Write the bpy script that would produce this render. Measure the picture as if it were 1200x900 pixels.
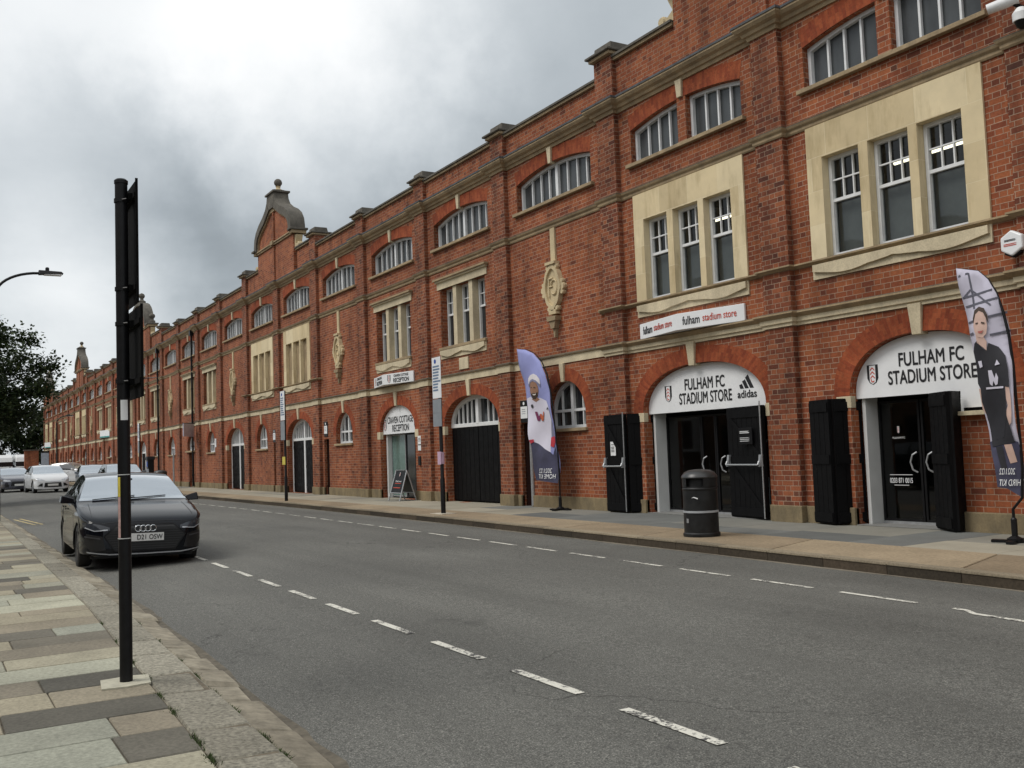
import bpy, bmesh, math, random
import numpy as np
from mathutils import Vector, Matrix
from mathutils.bvhtree import BVHTree
R = math.radians
random.seed(7)
for o in list(bpy.data.objects): bpy.data.objects.remove(o)
scene = bpy.context.scene
COL = scene.collection
# Along-facade coordinate s grows towards the far end; world X = -s, Y towards the stand, Z up (0 = pavement).
HC = 1.328
# ---------------------------------------------------------------- camera
cam_d = bpy.data.cameras.new('camera'); cam = bpy.data.objects.new('camera', cam_d); COL.objects.link(cam)
cam_d.sensor_width = 36; cam_d.lens = 36*1163.0/1200; cam_d.clip_end = 3000; cam_d.clip_start = .05
Fv = Vector((-0.85819, 0.50902, 0.06634)); Rv = Vector((0.50771, 0.86075, -0.03665)); Uv = Rv.cross(Fv)
mm = Matrix.Identity(4)
for i in range(3):
    mm[i][0] = Rv[i]; mm[i][1] = Uv[i]; mm[i][2] = -Fv[i]
mm[0][3], mm[1][3], mm[2][3] = 0, 0, HC
cam.matrix_world = mm
scene.camera = cam
# ---------------------------------------------------------------- render look
scene.view_settings.view_transform = 'Standard'; scene.view_settings.look = 'None'
scene.view_settings.gamma = 1; scene.view_settings.exposure = 0.2
# ---------------------------------------------------------------- world: overcast sky
world = bpy.data.worlds.new('World'); scene.world = world; world.use_nodes = True
SUN_EL, SUN_AZ = R(52), R(200)      # azimuth clockwise from +Y
def build_world():
    nt = world.node_tree; nt.nodes.clear(); L = nt.links
    def n(t, **k):
        x = nt.nodes.new(t)
        for a, b in k.items(): setattr(x, a, b)
        return x
    def mth(op, a, b=None, c=None, clamp=False):
        m = n('ShaderNodeMath', operation=op); m.use_clamp = clamp
        for i, v in enumerate((a, b, c)):
            if v is None: continue
            if isinstance(v, (int, float)): m.inputs[i].default_value = v
            else: L.new(v, m.inputs[i])
        return m.outputs[0]
    out = n('ShaderNodeOutputWorld'); bg = n('ShaderNodeBackground'); bg.inputs[1].default_value = 0.1
    sky = n('ShaderNodeTexSky'); sky.sky_type = 'NISHITA'; sky.sun_disc = False
    sky.sun_elevation = SUN_EL; sky.sun_rotation = SUN_AZ
    tc = n('ShaderNodeTexCoord'); sep = n('ShaderNodeSeparateXYZ'); L.new(tc.outputs['Generated'], sep.inputs[0])
    zz = mth('MAXIMUM', sep.outputs[2], 0.0); den = mth('ADD', zz, 0.16)
    px = mth('DIVIDE', sep.outputs[0], den); py = mth('DIVIDE', sep.outputs[1], den)
    cmb = n('ShaderNodeCombineXYZ'); L.new(px, cmb.inputs[0]); L.new(py, cmb.inputs[1])
    def noise(scale, det, rough, off, dist=0.0):
        mp = n('ShaderNodeMapping'); mp.inputs[1].default_value = off; L.new(cmb.outputs[0], mp.inputs[0])
        t = n('ShaderNodeTexNoise'); t.inputs['Scale'].default_value = scale; t.inputs['Detail'].default_value = det
        t.inputs['Roughness'].default_value = rough; t.inputs['Distortion'].default_value = dist
        L.new(mp.outputs[0], t.inputs['Vector']); return t.outputs[0]
    n1 = noise(.75, 7, .5, (3.1, 1.7, 0), .2); n2 = noise(2.2, 7, .55, (8.3, 4.4, 0), .25)
    # soft cloud masses in fixed directions of the sky (wobbled by the noise)
    wob = n('ShaderNodeVectorMath', operation='SCALE'); wob.inputs['Scale'].default_value = .34
    nc = n('ShaderNodeTexNoise'); nc.inputs['Scale'].default_value = 2.6; nc.inputs['Detail'].default_value = 7; nc.inputs['Roughness'].default_value = .6
    L.new(tc.outputs['Generated'], nc.inputs['Vector'])
    sb = n('ShaderNodeVectorMath', operation='SUBTRACT'); L.new(nc.outputs['Color'], sb.inputs[0]); sb.inputs[1].default_value = (.5, .5, .5)
    L.new(sb.outputs[0], wob.inputs[0])
    ad = n('ShaderNodeVectorMath', operation='ADD'); L.new(tc.outputs['Generated'], ad.inputs[0]); L.new(wob.outputs[0], ad.inputs[1])
    def blob(d, r0, r1):
        dv = n('ShaderNodeVectorMath', operation='DISTANCE'); L.new(ad.outputs[0], dv.inputs[0]); dv.inputs[1].default_value = Vector(d).normalized()
        mr = n('ShaderNodeMapRange'); mr.interpolation_type = 'SMOOTHSTEP'
        mr.inputs['From Min'].default_value = r0; mr.inputs['From Max'].default_value = r1
        mr.inputs['To Min'].default_value = 1; mr.inputs['To Max'].default_value = 0
        L.new(dv.outputs['Value'], mr.inputs[0]); return mr.outputs[0]
    base = mth('ADD', mth('MULTIPLY', mth('SUBTRACT', n1, .5), 2.7), mth('MULTIPLY', mth('SUBTRACT', n2, .5), 1.7))
    base = mth('ADD', base, 5.35)
    for d, r0, r1, k in BLOBS: base = mth('ADD', base, mth('MULTIPLY', blob(d, r0, r1), k))
    base = mth('MINIMUM', mth('MAXIMUM', base, 2.6), 11.0)
    # tint: dark cloud bluish grey, bright cloud white
    mr = n('ShaderNodeMapRange'); mr.inputs[1].default_value = 3.5; mr.inputs[2].default_value = 10.0; L.new(base, mr.inputs[0])
    mix = n('ShaderNodeMix', data_type='RGBA'); L.new(mr.outputs[0], mix.inputs[0])
    mix.inputs[6].default_value = (.89, .99, 1.06, 1); mix.inputs[7].default_value = (1.0, 1.0, .99, 1)
    cl = n('ShaderNodeVectorMath', operation='SCALE'); L.new(mix.outputs[2], cl.inputs[0]); L.new(base, cl.inputs['Scale'])
    fin = n('ShaderNodeMix', data_type='RGBA'); fin.inputs[0].default_value = .94
    L.new(sky.outputs[0], fin.inputs[6]); L.new(cl.outputs[0], fin.inputs[7])
    L.new(fin.outputs[2], bg.inputs[0]); L.new(bg.outputs[0], out.inputs[0])
def pxdir(x, y):      # direction of a photo pixel, used once to know where clouds stand
    d = Fv + Rv*((x-600)/1163) - Uv*((y-450)/1163); return tuple(d.normalized())
BLOBS = [(pxdir(20, 60), .05, .24, 1.6), (pxdir(330, 60), .03, .20, 2.9), (pxdir(250, -100), .1, .42, 2.2), (pxdir(90, 300), .02, .17, 2.6), (pxdir(120, 420), .02, .2, 2.2),
         (pxdir(210, 240), .03, .22, -2.6), (pxdir(60, 255), .02, .2, -1.8), (pxdir(420, 240), .05, .25, -.9), (pxdir(560, 170), .05, .24, -.8), (pxdir(680, 90), .05, .3, -.5),
         ((.35, -.45, .8), .2, 1.15, 6.0)]
build_world()
sun_d = bpy.data.lights.new('sun', 'SUN'); sun_d.energy = 1.5; sun_d.angle = R(25); sun_d.color = (1, .96, .9)
sun = bpy.data.objects.new('sun', sun_d); COL.objects.link(sun)
sd = Vector((math.sin(SUN_AZ)*math.cos(SUN_EL), math.cos(SUN_AZ)*math.cos(SUN_EL), math.sin(SUN_EL)))
sun.rotation_euler = sd.to_track_quat('Z', 'Y').to_euler(); sun.location = (0, 0, 60)

# ================================================================ materials
MATS = {}
class NT:
    def __init__(s, name):
        s.m = bpy.data.materials.new(name); s.m.use_nodes = True; s.t = s.m.node_tree
        s.b = s.t.nodes['Principled BSDF']; s.o = s.t.nodes['Material Output']; s.tc = None
    def n(s, t, **k):
        x = s.t.nodes.new(t)
        for a, b in k.items(): setattr(x, a, b)
        return x
    def lk(s, a, b): s.t.links.new(a, b)
    def co(s, w='Object'):
        if not s.tc: s.tc = s.n('ShaderNodeTexCoord')
        return s.tc.outputs[w]
    def mt(s, op, a, b=None, c=None):
        m = s.n('ShaderNodeMath', operation=op)
        for i, v in enumerate((a, b, c)):
            if v is None: continue
            if isinstance(v, (int, float)): m.inputs[i].default_value = v
            else: s.lk(v, m.inputs[i])
        return m.outputs[0]
    def noise(s, scale, det=4, rough=.55, vec=None, stretch=None, dist=0):
        t = s.n('ShaderNodeTexNoise'); t.inputs['Scale'].default_value = scale; t.inputs['Detail'].default_value = det
        t.inputs['Roughness'].default_value = rough; t.inputs['Distortion'].default_value = dist
        v = vec or s.co()
        if stretch:
            mp = s.n('ShaderNodeMapping'); mp.inputs[3].default_value = stretch; s.lk(v, mp.inputs[0]); v = mp.outputs[0]
        s.lk(v, t.inputs['Vector']); return t.outputs[0]
    def ramp(s, f, stops):
        r = s.n('ShaderNodeValToRGB'); e = r.color_ramp.elements
        while len(e) > 1: e.remove(e[-1])
        e[0].position = stops[0][0]; e[0].color = (*stops[0][1], 1)
        for p, c in stops[1:]:
            x = e.new(p); x.color = (*c, 1)
        s.lk(f, r.inputs[0]); return r.outputs[0]
    def mix(s, f, a, b, mode='MIX'):
        m = s.n('ShaderNodeMix', data_type='RGBA', blend_type=mode)
        for i, v in ((0, f), (6, a), (7, b)):
            if isinstance(v, (int, float)): m.inputs[i].default_value = v
            elif isinstance(v, tuple): m.inputs[i].default_value = (*v, 1)
            else: s.lk(v, m.inputs[i])
        return m.outputs[2]
    def rng(s, v, a, b, c=0., d=1.):
        m = s.n('ShaderNodeMapRange'); m.inputs[1].default_value = a; m.inputs[2].default_value = b
        m.inputs[3].default_value = c; m.inputs[4].default_value = d; s.lk(v, m.inputs[0]); return m.outputs[0]
    def col(s, c):
        if isinstance(c, tuple): s.b.inputs['Base Color'].default_value = (*c, 1)
        else: s.lk(c, s.b.inputs['Base Color'])
    def bump(s, h, st=.4, d=.01):
        b = s.n('ShaderNodeBump'); b.inputs['Strength'].default_value = st; b.inputs['Distance'].default_value = d
        s.lk(h, b.inputs['Height']); s.lk(b.outputs[0], s.b.inputs['Normal'])
    def set(s, **k):
        for a, v in k.items():
            i = s.b.inputs[a.replace('_', ' ')]
            if isinstance(v, (int, float)): i.default_value = v
            elif isinstance(v, tuple): i.default_value = (*v, 1) if len(v) == 3 else v
            else: s.lk(v, i)
def gray(v): return (v, v, v)
def plain(name, c, rough=.6, var=.18, nscale=6, bump=0, **k):
    if name in MATS: return MATS[name]
    m = NT(name); nz = m.noise(nscale, 5, .6)
    lo = tuple(x*(1-var) for x in c); hi = tuple(min(1, x*(1+var)) for x in c)
    m.col(m.ramp(nz, [(.3, lo), (.7, hi)])); m.set(Roughness=rough, **k)
    if bump: m.bump(m.noise(nscale*8, 4), bump, .004)
    MATS[name] = m.m; return m.m
def brick_mat(name, cols, h=.083, sw=.23, hw=.115, joint=.011, mortar=(.46, .34, .245), flemish=True, dirt=True, jmix=.75):
    m = NT(name); uv = m.n('ShaderNodeUVMap'); sp = m.n('ShaderNodeSeparateXYZ'); m.lk(uv.outputs[0], sp.inputs[0])
    wn = m.noise(3.0, 3, .5); 
    u = m.mt('ADD', sp.outputs[0], m.mt('MULTIPLY', m.mt('SUBTRACT', wn, .5), .006)); v = m.mt('ADD', sp.outputs[1], m.mt('MULTIPLY', m.mt('SUBTRACT', m.noise(1.1, 2), .5), .008))
    row = m.mt('FLOOR', m.mt('DIVIDE', v, h)); fz = m.mt('SUBTRACT', m.mt('DIVIDE', v, h), row); fz = m.mt('MULTIPLY', fz, h)
    per = sw+hw if flemish else sw
    t = m.mt('DIVIDE', m.mt('ADD', u, m.mt('MULTIPLY', row, per*.5)), per); ti = m.mt('FLOOR', t)
    f = m.mt('MULTIPLY', m.mt('SUBTRACT', t, ti), per)
    if flemish:
        hd = m.mt('GREATER_THAN', f, sw); fx = m.mt('SUBTRACT', f, m.mt('MULTIPLY', hd, sw))
        bid = m.mt('ADD', m.mt('MULTIPLY', ti, 2), hd); 
    else: fx = f; bid = ti
    c = m.n('ShaderNodeCombineXYZ'); m.lk(bid, c.inputs[0]); m.lk(row, c.inputs[1])
    wh = m.n('ShaderNodeTexWhiteNoise', noise_dimensions='2D'); m.lk(c.outputs[0], wh.inputs[0])
    bc = m.ramp(wh.outputs[0], cols)
    br = m.mix(.55, bc, m.ramp(m.noise(28, 5, .65), [(.25, gray(.45)), (.75, gray(1.25))]), 'MULTIPLY')
    ed = m.mt('MINIMUM', fx, fz); nzj = m.mt('MULTIPLY', m.mt('SUBTRACT', m.noise(60, 2), .5), .008)
    mk = m.rng(m.mt('ADD', ed, nzj), joint*.75, joint*1.15, 1, 0)
    mv = m.mix(.6, mortar, m.ramp(m.noise(4, 4), [(.3, gray(.4)), (.75, gray(1.2))]), 'MULTIPLY')
    cc = m.mix(m.mt('MULTIPLY', mk, jmix), br, mv)
    if dirt:
        big = m.ramp(m.noise(.55, 6, .6), [(.32, gray(.62)), (.62, gray(1.08))]); cc = m.mix(.8, cc, big, 'MULTIPLY')
        st = m.ramp(m.noise(1.3, 5, .7, stretch=(1.6, 1.6, .22)), [(.36, gray(.36)), (.52, gray(1.0))]); cc = m.mix(.45, cc, st, 'MULTIPLY')
    m.col(cc); m.set(Roughness=.9, Specular_IOR_Level=.25)
    m.bump(m.mt('SUBTRACT', m.mt('MULTIPLY', m.noise(90, 3), .25), mk), .55, .006)
    MATS[name] = m.m; return m.m
BRICK = brick_mat('red_brick', [(0, (.16, .048, .027)), (.12, (.25, .070, .033)), (.5, (.31, .091, .039)), (.85, (.37, .12, .05)), (.985, (.27, .08, .04)), (1, (.13, .05, .03))])
BRICKP = brick_mat('pilaster_brick', [(0, (.11, .038, .025)), (.18, (.185, .056, .031)), (.6, (.26, .08, .039)), (.92, (.335, .112, .052)), (1, (.10, .042, .03))])
ARCHB = brick_mat('rubbed_arch_brick', [(0, (.24, .052, .024)), (.5, (.32, .074, .03)), (1, (.38, .10, .04))], h=.068, sw=.16, flemish=False, joint=.004, mortar=(.3, .12, .06), dirt=True, jmix=.7)
def stone_mat(name, c, dark, amt=.5, bscale=1.0):
    m = NT(name); nz = m.noise(1.7, 7, .65); a = m.ramp(nz, [(.3, tuple(x*.72 for x in c)), (.7, c)])
    d = m.ramp(m.noise(3.2, 8, .72, stretch=(1, 1, .5)), [(.42-amt*.12, gray(1)), (.62, gray(0))])
    cc = m.mix(m.mt('MULTIPLY', d, amt), a, dark)
    cc = m.mix(.5, cc, m.ramp(m.noise(40, 4), [(.3, gray(.7)), (.7, gray(1.15))]), 'MULTIPLY')
    m.col(cc); m.set(Roughness=.88, Specular_IOR_Level=.25); m.bump(m.noise(35, 6, .7), .35, .006); MATS[name] = m.m; return m.m
STONE = stone_mat('cream_stone', (.68, .55, .34), (.33, .27, .18), .3)
def ashlar():
    m = NT('cream_ashlar'); uv = m.n('ShaderNodeUVMap'); sp = m.n('ShaderNodeSeparateXYZ'); m.lk(uv.outputs[0], sp.inputs[0]); v = m.mt('DIVIDE', m.mt('SUBTRACT', sp.outputs[1], 4.15), .54); r = m.mt('FLOOR', v)
    u = m.mt('ADD', m.mt('DIVIDE', sp.outputs[0], .82), m.mt('MULTIPLY', r, .37)); fu = m.mt('MULTIPLY', m.mt('FRACT', u), .82); fv = m.mt('MULTIPLY', m.mt('FRACT', v), .54); e = m.mt('MINIMUM', fu, fv)
    k = m.rng(e, .004, .009, 1, 0); c = m.n('ShaderNodeCombineXYZ'); m.lk(m.mt('FLOOR', u), c.inputs[0]); m.lk(r, c.inputs[1]); wh = m.n('ShaderNodeTexWhiteNoise', noise_dimensions='2D'); m.lk(c.outputs[0], wh.inputs[0])
    b = m.ramp(wh.outputs[0], [(0, (.57, .46, .28)), (.5, (.68, .56, .35)), (1, (.73, .62, .41))]); b = m.mix(.6, b, m.ramp(m.noise(2.2, 6, .6), [(.3, gray(.78)), (.65, gray(1.04))]), 'MULTIPLY'); st = m.ramp(m.noise(2.0, 6, .7, stretch=(1.5, 1.5, .3)), [(.36, (.62, .58, .5)), (.5, gray(1))]); b = m.mix(.5, b, st, 'MULTIPLY')
    m.col(m.mix(m.mt('MULTIPLY', k, .55), b, (.80, .72, .52))); m.set(Roughness=.85, Specular_IOR_Level=.25); m.bump(m.mt('SUBTRACT', m.mt('MULTIPLY', m.noise(40, 4), .3), k), .3, .004); return m.m
ASHLAR = ashlar()
STONEP = stone_mat('painted_stone', (.72, .62, .43), (.3, .25, .17), .35)
STONEW = stone_mat('weathered_stone', (.45, .34, .205), (.16, .125, .085), .55)
STONED = stone_mat('dark_weathered_stone', (.17, .135, .09), (.06, .052, .045), .75)
STONEC = stone_mat('parapet_cap_stone', (.17, .155, .13), (.04, .038, .035), .6)
PLINTH = stone_mat('plinth_stone', (.30, .235, .135), (.10, .085, .06), .6)
LEAD = plain('lead_flashing', (.085, .09, .097), .8, .3, 5, Specular_IOR_Level=.25)
WHITE = plain('white_paint', (.72, .73, .73), .45, .08, 8)
WHITEO = plain('old_white_paint', (.62, .63, .62), .6, .05, 3)
BLACKP = plain('black_gloss_paint', (.006, .006, .007), .5, .4, 9, .15, Specular_IOR_Level=.22)
def scuffed():
    m = NT('scuffed_black_paint'); k = m.mt('MULTIPLY', m.rng(m.noise(22, 6, .75), .64, .70), .3); m.col(m.mix(k, (.004, .004, .0045), (.09, .085, .075))); m.set(Roughness=m.rng(m.noise(5, 4), .3, .7, .4, .7), Specular_IOR_Level=.12); return m.m
BLACKP = scuffed()
BLACKM = plain('black_metal', (.008, .008, .009), .42, .3, 20, Specular_IOR_Level=.25)
SLOTB = plain('shaded_recess_brick', (.05, .018, .013), .9, .4, 9)  # brick colour darkened to stand in for shade inside the recesses
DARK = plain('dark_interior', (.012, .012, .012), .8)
STEEL = plain('galvanised_steel', (.42, .43, .44), .45, .15, 20, Metallic=.6)
SIGNW = plain('sign_white', (.78, .79, .80), .4, .05, 3)
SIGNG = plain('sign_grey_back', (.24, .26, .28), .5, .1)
INK = plain('black_lettering', (.012, .012, .014), .5, .1)
REDI = plain('red_lettering', (.55, .07, .04), .5, .1)
BLUEI = plain('blue_lettering', (.03, .08, .35), .5, .1)
YEL = plain('yellow_sticker', (.6, .5, .08), .5, .2)
PINK = plain('pink_label', (.55, .38, .50), .5, .2)
ROOMG = plain('office_wall', (.10, .10, .098), .8)
def glass_dark(name, c, rough, spec=.5, frost=0.0):
    m = NT(name); m.col(m.ramp(m.noise(2.2, 5, .6, stretch=(1, 1, .35)), [(.3, tuple(x*.55 for x in c)), (.7, tuple(x*1.3 for x in c))]))
    m.set(Roughness=rough, Specular_IOR_Level=spec, IOR=1.5)
    if frost: m.bump(m.noise(frost, 3), .06, .01)
    MATS[name] = m.m; return m.m
GLF = glass_dark('frosted_window_glass', (.055, .06, .063), .25, .5, 3)
GLD = glass_dark('dark_window_glass', (.02, .022, .024), .07, .6, 2)
def clear_glass():
    m = NT('clear_glass'); t = m.t; tr = m.n('ShaderNodeBsdfTransparent'); tr.inputs[0].default_value = (.62, .66, .66, 1)
    gl = m.n('ShaderNodeBsdfGlossy'); gl.inputs['Roughness'].default_value = .03; gl.inputs[0].default_value = (1, 1, 1, 1)
    lw = m.n('ShaderNodeLayerWeight'); fr = m.mt('ADD', m.mt('MULTIPLY', m.mt('POWER', lw.outputs['Facing'], 4.5), .9), .045); mx = m.n('ShaderNodeMixShader')
    m.lk(fr, mx.inputs[0]); m.lk(tr.outputs[0], mx.inputs[1]); m.lk(gl.outputs[0], mx.inputs[2]); m.lk(mx.outputs[0], m.o.inputs[0])
    m.t.nodes.remove(m.b); MATS['clear_glass'] = m.m; return m.m
GLC = clear_glass()
def emis(name, c, s):
    m = NT(name); m.set(Emission_Color=c, Emission_Strength=s, Base_Color=c); MATS[name] = m.m; return m.m
TUBE = emis('lit_fluorescent_tube', (1, .9, .66), 3.0)

# ================================================================ mesh helpers
def tagit(o, label=None, cat=None, group=None, kind=None):
    if label: o['label'] = label
    if cat: o['category'] = cat
    if group: o['group'] = group
    if kind: o['kind'] = kind
    return o
def thing(name, label, cat, loc=(0, 0, 0), rz=0, group=None):
    o = bpy.data.objects.new(name, None); COL.objects.link(o); o.location = loc; o.rotation_euler = (0, 0, rz); o.empty_display_size = .2
    return tagit(o, label, cat, group)
class MB:
    """collects faces in facade coordinates (s, y, z); world x = -s when flip is on"""
    def __init__(s, flip=True): s.v = []; s.f = []; s.mi = []; s.uv = []; s.flip = flip
    def vert(s, p): s.v.append(p); return len(s.v)-1
    def face(s, pts, mi=0, uv=None):
        s.f.append([s.vert(p) for p in pts]); s.mi.append(mi); s.uv.append(uv)
    def quadstrip(s, A, B, closed=False, mi=0):
        n = len(A)
        for i in range(n if closed else n-1):
            j = (i+1) % n; s.face([A[i], A[j], B[j], B[i]], mi)
    def box(s, a, b, c, d, e, f, mi=0):     # s0,s1,y0,y1,z0,z1
        P = [(a, c, e), (b, c, e), (b, d, e), (a, d, e), (a, c, f), (b, c, f), (b, d, f), (a, d, f)]
        for q in ((0, 1, 2, 3), (4, 5, 6, 7), (0, 1, 5, 4), (1, 2, 6, 5), (2, 3, 7, 6), (3, 0, 4, 7)): s.face([P[i] for i in q], mi)
        return s
    def hexa(s, P, mi=0):
        for q in ((0, 1, 2, 3), (4, 5, 6, 7), (0, 1, 5, 4), (1, 2, 6, 5), (2, 3, 7, 6), (3, 0, 4, 7)): s.face([P[i] for i in q], mi)
        return s
    def prism(s, loop, y0, y1, mi=0):       # loop of (s,z) extruded along y
        A = [(a, y0, z) for a, z in loop]; B = [(a, y1, z) for a, z in loop]
        s.face(A, mi); s.face(B, mi); s.quadstrip(A, B, True, mi); return s
    def prismz(s, loop, z0, z1, mi=0):      # loop of (s,y)
        A = [(a, b, z0) for a, b in loop]; B = [(a, b, z1) for a, b in loop]
        s.face(A, mi); s.face(B, mi); s.quadstrip(A, B, True, mi); return s
    def ring(s, A, B, y0, y1, mi=0, closed=False):
        """band between loops A and B ((s,z) lists of equal length), thick from y0 to y1"""
        n = len(A); m = n if closed else n-1
        for i in range(m):
            j = (i+1) % n
            for y in (y0, y1): s.face([(A[i][0], y, A[i][1]), (A[j][0], y, A[j][1]), (B[j][0], y, B[j][1]), (B[i][0], y, B[i][1])], mi)
            for Q in (A, B): s.face([(Q[i][0], y0, Q[i][1]), (Q[j][0], y0, Q[j][1]), (Q[j][0], y1, Q[j][1]), (Q[i][0], y1, Q[i][1])], mi)
        if not closed:
            for k in (0, n-1): s.face([(A[k][0], y0, A[k][1]), (B[k][0], y0, B[k][1]), (B[k][0], y1, B[k][1]), (A[k][0], y1, A[k][1])], mi)
        return s
    def tube(s, pts, r, n=10, mi=0, cap=True):
        pts = [Vector(p) for p in pts]; rs = r if isinstance(r, (list, tuple)) else [r]*len(pts); rings = []
        up = None
        for i, p in enumerate(pts):
            d = (pts[min(i+1, len(pts)-1)]-pts[max(i-1, 0)]).normalized()
            if up is None or abs(up.dot(d)) > .95: up = Vector((0, 0, 1)) if abs(d.z) < .9 else Vector((1, 0, 0))
            a = d.cross(up).normalized(); b = a.cross(d).normalized(); up = b
            rings.append([tuple(p+(a*math.cos(t)+b*math.sin(t))*rs[i]) for t in [2*math.pi*k/n for k in range(n)]])
        for A, B in zip(rings, rings[1:]): s.quadstrip(A, B, True, mi)
        if cap: s.face(rings[0], mi); s.face(rings[-1], mi)
        return s
    def lathe(s, c, prof, n=24, mi=0, axis='z'):
        """prof: list of (r, h)"""
        rings = []
        for r, h in prof:
            ring = []
            for k in range(n):
                t = 2*math.pi*k/n; x, y = r*math.cos(t), r*math.sin(t)
                ring.append((c[0]+x, c[1]+y, c[2]+h) if axis == 'z' else (c[0]+x, c[1]+h, c[2]+y))
            rings.append(ring)
        for A, B in zip(rings, rings[1:]): s.quadstrip(A, B, True, mi)
        s.face(rings[0], mi); s.face(rings[-1], mi); return s
    def build(s, name, mats, parent=None, smooth=False, bevel=0, merge=True, loc=None, uvw=1.0):
        if not isinstance(mats, (list, tuple)): mats = [mats]
        off = Vector(loc) if loc else Vector((0, 0, 0))
        me = bpy.data.meshes.new(name); sg = -1 if s.flip else 1
        vv = [(sg*p[0]-off.x, p[1]-off.y, p[2]-off.z) for p in s.v]
        me.from_pydata(vv, [], s.f)
        for m in mats: me.materials.append(m)
        uvl = me.uv_layers.new(name='UVMap')
        for i, p in enumerate(me.polygons):
            p.material_index = s.mi[i]; p.use_smooth = bool(smooth)
            n = p.normal; U = s.uv[i]
            for k, li in enumerate(p.loop_indices):
                if U: uvl.data[li].uv = U[k]; continue
                c = s.v[me.loops[li].vertex_index]
                if abs(n.z) > .75: uvl.data[li].uv = (c[0], c[1])
                elif abs(n.x) > .75: uvl.data[li].uv = (c[1]+.06, c[2])
                else: uvl.data[li].uv = (c[0], c[2])
        if merge:
            bm = bmesh.new(); bm.from_mesh(me); bmesh.ops.remove_doubles(bm, verts=bm.verts, dist=1e-5)
            bmesh.ops.recalc_face_normals(bm, faces=bm.faces); bm.to_mesh(me); bm.free()
        o = bpy.data.objects.new(name, me); COL.objects.link(o)
        if parent: o.parent = parent
        if loc and not parent: o.location = loc
        if smooth == 'auto':
            me.shade_smooth()
            try: me.set_sharp_from_angle(angle=R(35))
            except Exception: pass
        if bevel:
            b = o.modifiers.new('bevel', 'BEVEL'); b.width = bevel; b.segments = 2; b.limit_method = 'ANGLE'; b.angle_limit = R(40)
        return o
def ell(c, hw, zs, rise, n=24, p=2.0):       # arch from right (smaller s) springing to left
    out = []
    for i in range(n+1):
        t = math.pi*i/n; ct, st = math.cos(t), math.sin(t)
        out.append((c-hw*math.copysign(abs(ct)**(2/p), ct), zs+rise*abs(st)**(2/p)))
    return out
def seg(c, hw, zs, rise, n=16):
    return [(c-hw+2*hw*i/n, zs+rise*(1-((2*i/n)-1)**2)) for i in range(n+1)]
# flat artwork on a frame: O origin, u right, v up, nrm towards the viewer (world coordinates)
class FR:
    def __init__(s, O, u, v=(0, 0, 1)):
        s.O = Vector(O); s.u = Vector(u).normalized(); s.v = Vector(v).normalized(); s.n = s.u.cross(s.v)
    def p(s, x, y, d=0): return s.O+s.u*x+s.v*y+s.n*d
def art(name, polys, mat, fr, parent, off=.004, th=.0015):
    m = MB(False)
    for poly in polys:
        A = [tuple(fr.p(x, y, off)) for x, y in poly]; B = [tuple(fr.p(x, y, off-th)) for x, y in poly]
        m.face(A); m.quadstrip(A, B, True)
    return m.build(name, mat, parent, merge=False)
def text(name, body, w, h, mat, fr, parent, cx=0, cy=0, off=.004, bold=0.0, mirror=False, shear=0, depth=.002, align=None):
    cu = bpy.data.curves.new(name, 'FONT'); cu.body = body; cu.size = 1; cu.align_x = 'CENTER'; cu.offset = 0; cu.extrude = 0; cu.space_character = 1.02
    if align: cu.align_x = align
    ob = bpy.data.objects.new(name+'_tmp', cu); COL.objects.link(ob)
    dg = bpy.context.evaluated_depsgraph_get(); me = bpy.data.meshes.new_from_object(ob.evaluated_get(dg))
    bpy.data.objects.remove(ob); bpy.data.curves.remove(cu)
    xs = [v.co.x for v in me.vertices]; ys = [v.co.y for v in me.vertices]
    x0, x1, y0, y1 = min(xs), max(xs), min(ys), max(ys); sx = w/(x1-x0); sy = (h/(y1-y0)) if h else sx
    if bold:
        bb = bold*1.0; bm = bmesh.new(); bm.from_mesh(me); src = list(bm.faces); tw = 0
        for q, (ox, oy) in enumerate(((bb, 0), (-bb, 0), (0, bb), (0, -bb), (bb*.7, bb*.7), (-bb*.7, bb*.7), (bb*.7, -bb*.7), (-bb*.7, -bb*.7))):
            g = bmesh.ops.duplicate(bm, geom=src); vs = [x for x in g['geom'] if isinstance(x, bmesh.types.BMVert)]
            for v in vs: v.co.x += ox; v.co.y += oy; v.co.z = .0004*(q+1)
        bm.to_mesh(me); bm.free()
    for v in me.vertices:
        x = (v.co.x-(x0+x1)/2)*sx; y = (v.co.y-(y0+y1)/2)*sy; x += y*shear
        if mirror: x = -x
        v.co = fr.p(cx+x, cy+y, off+v.co.z)
    me.name = name; me.materials.clear(); me.materials.append(mat)
    o = bpy.data.objects.new(name, me); COL.objects.link(o); o.parent = parent; return o
def circ(cx, cy, rx, ry=None, n=20, a0=0, a1=360): 
    ry = ry or rx
    return [(cx+rx*math.cos(R(a0+(a1-a0)*i/n)), cy+ry*math.sin(R(a0+(a1-a0)*i/n))) for i in range(n if a1-a0 == 360 else n+1)]
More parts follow.
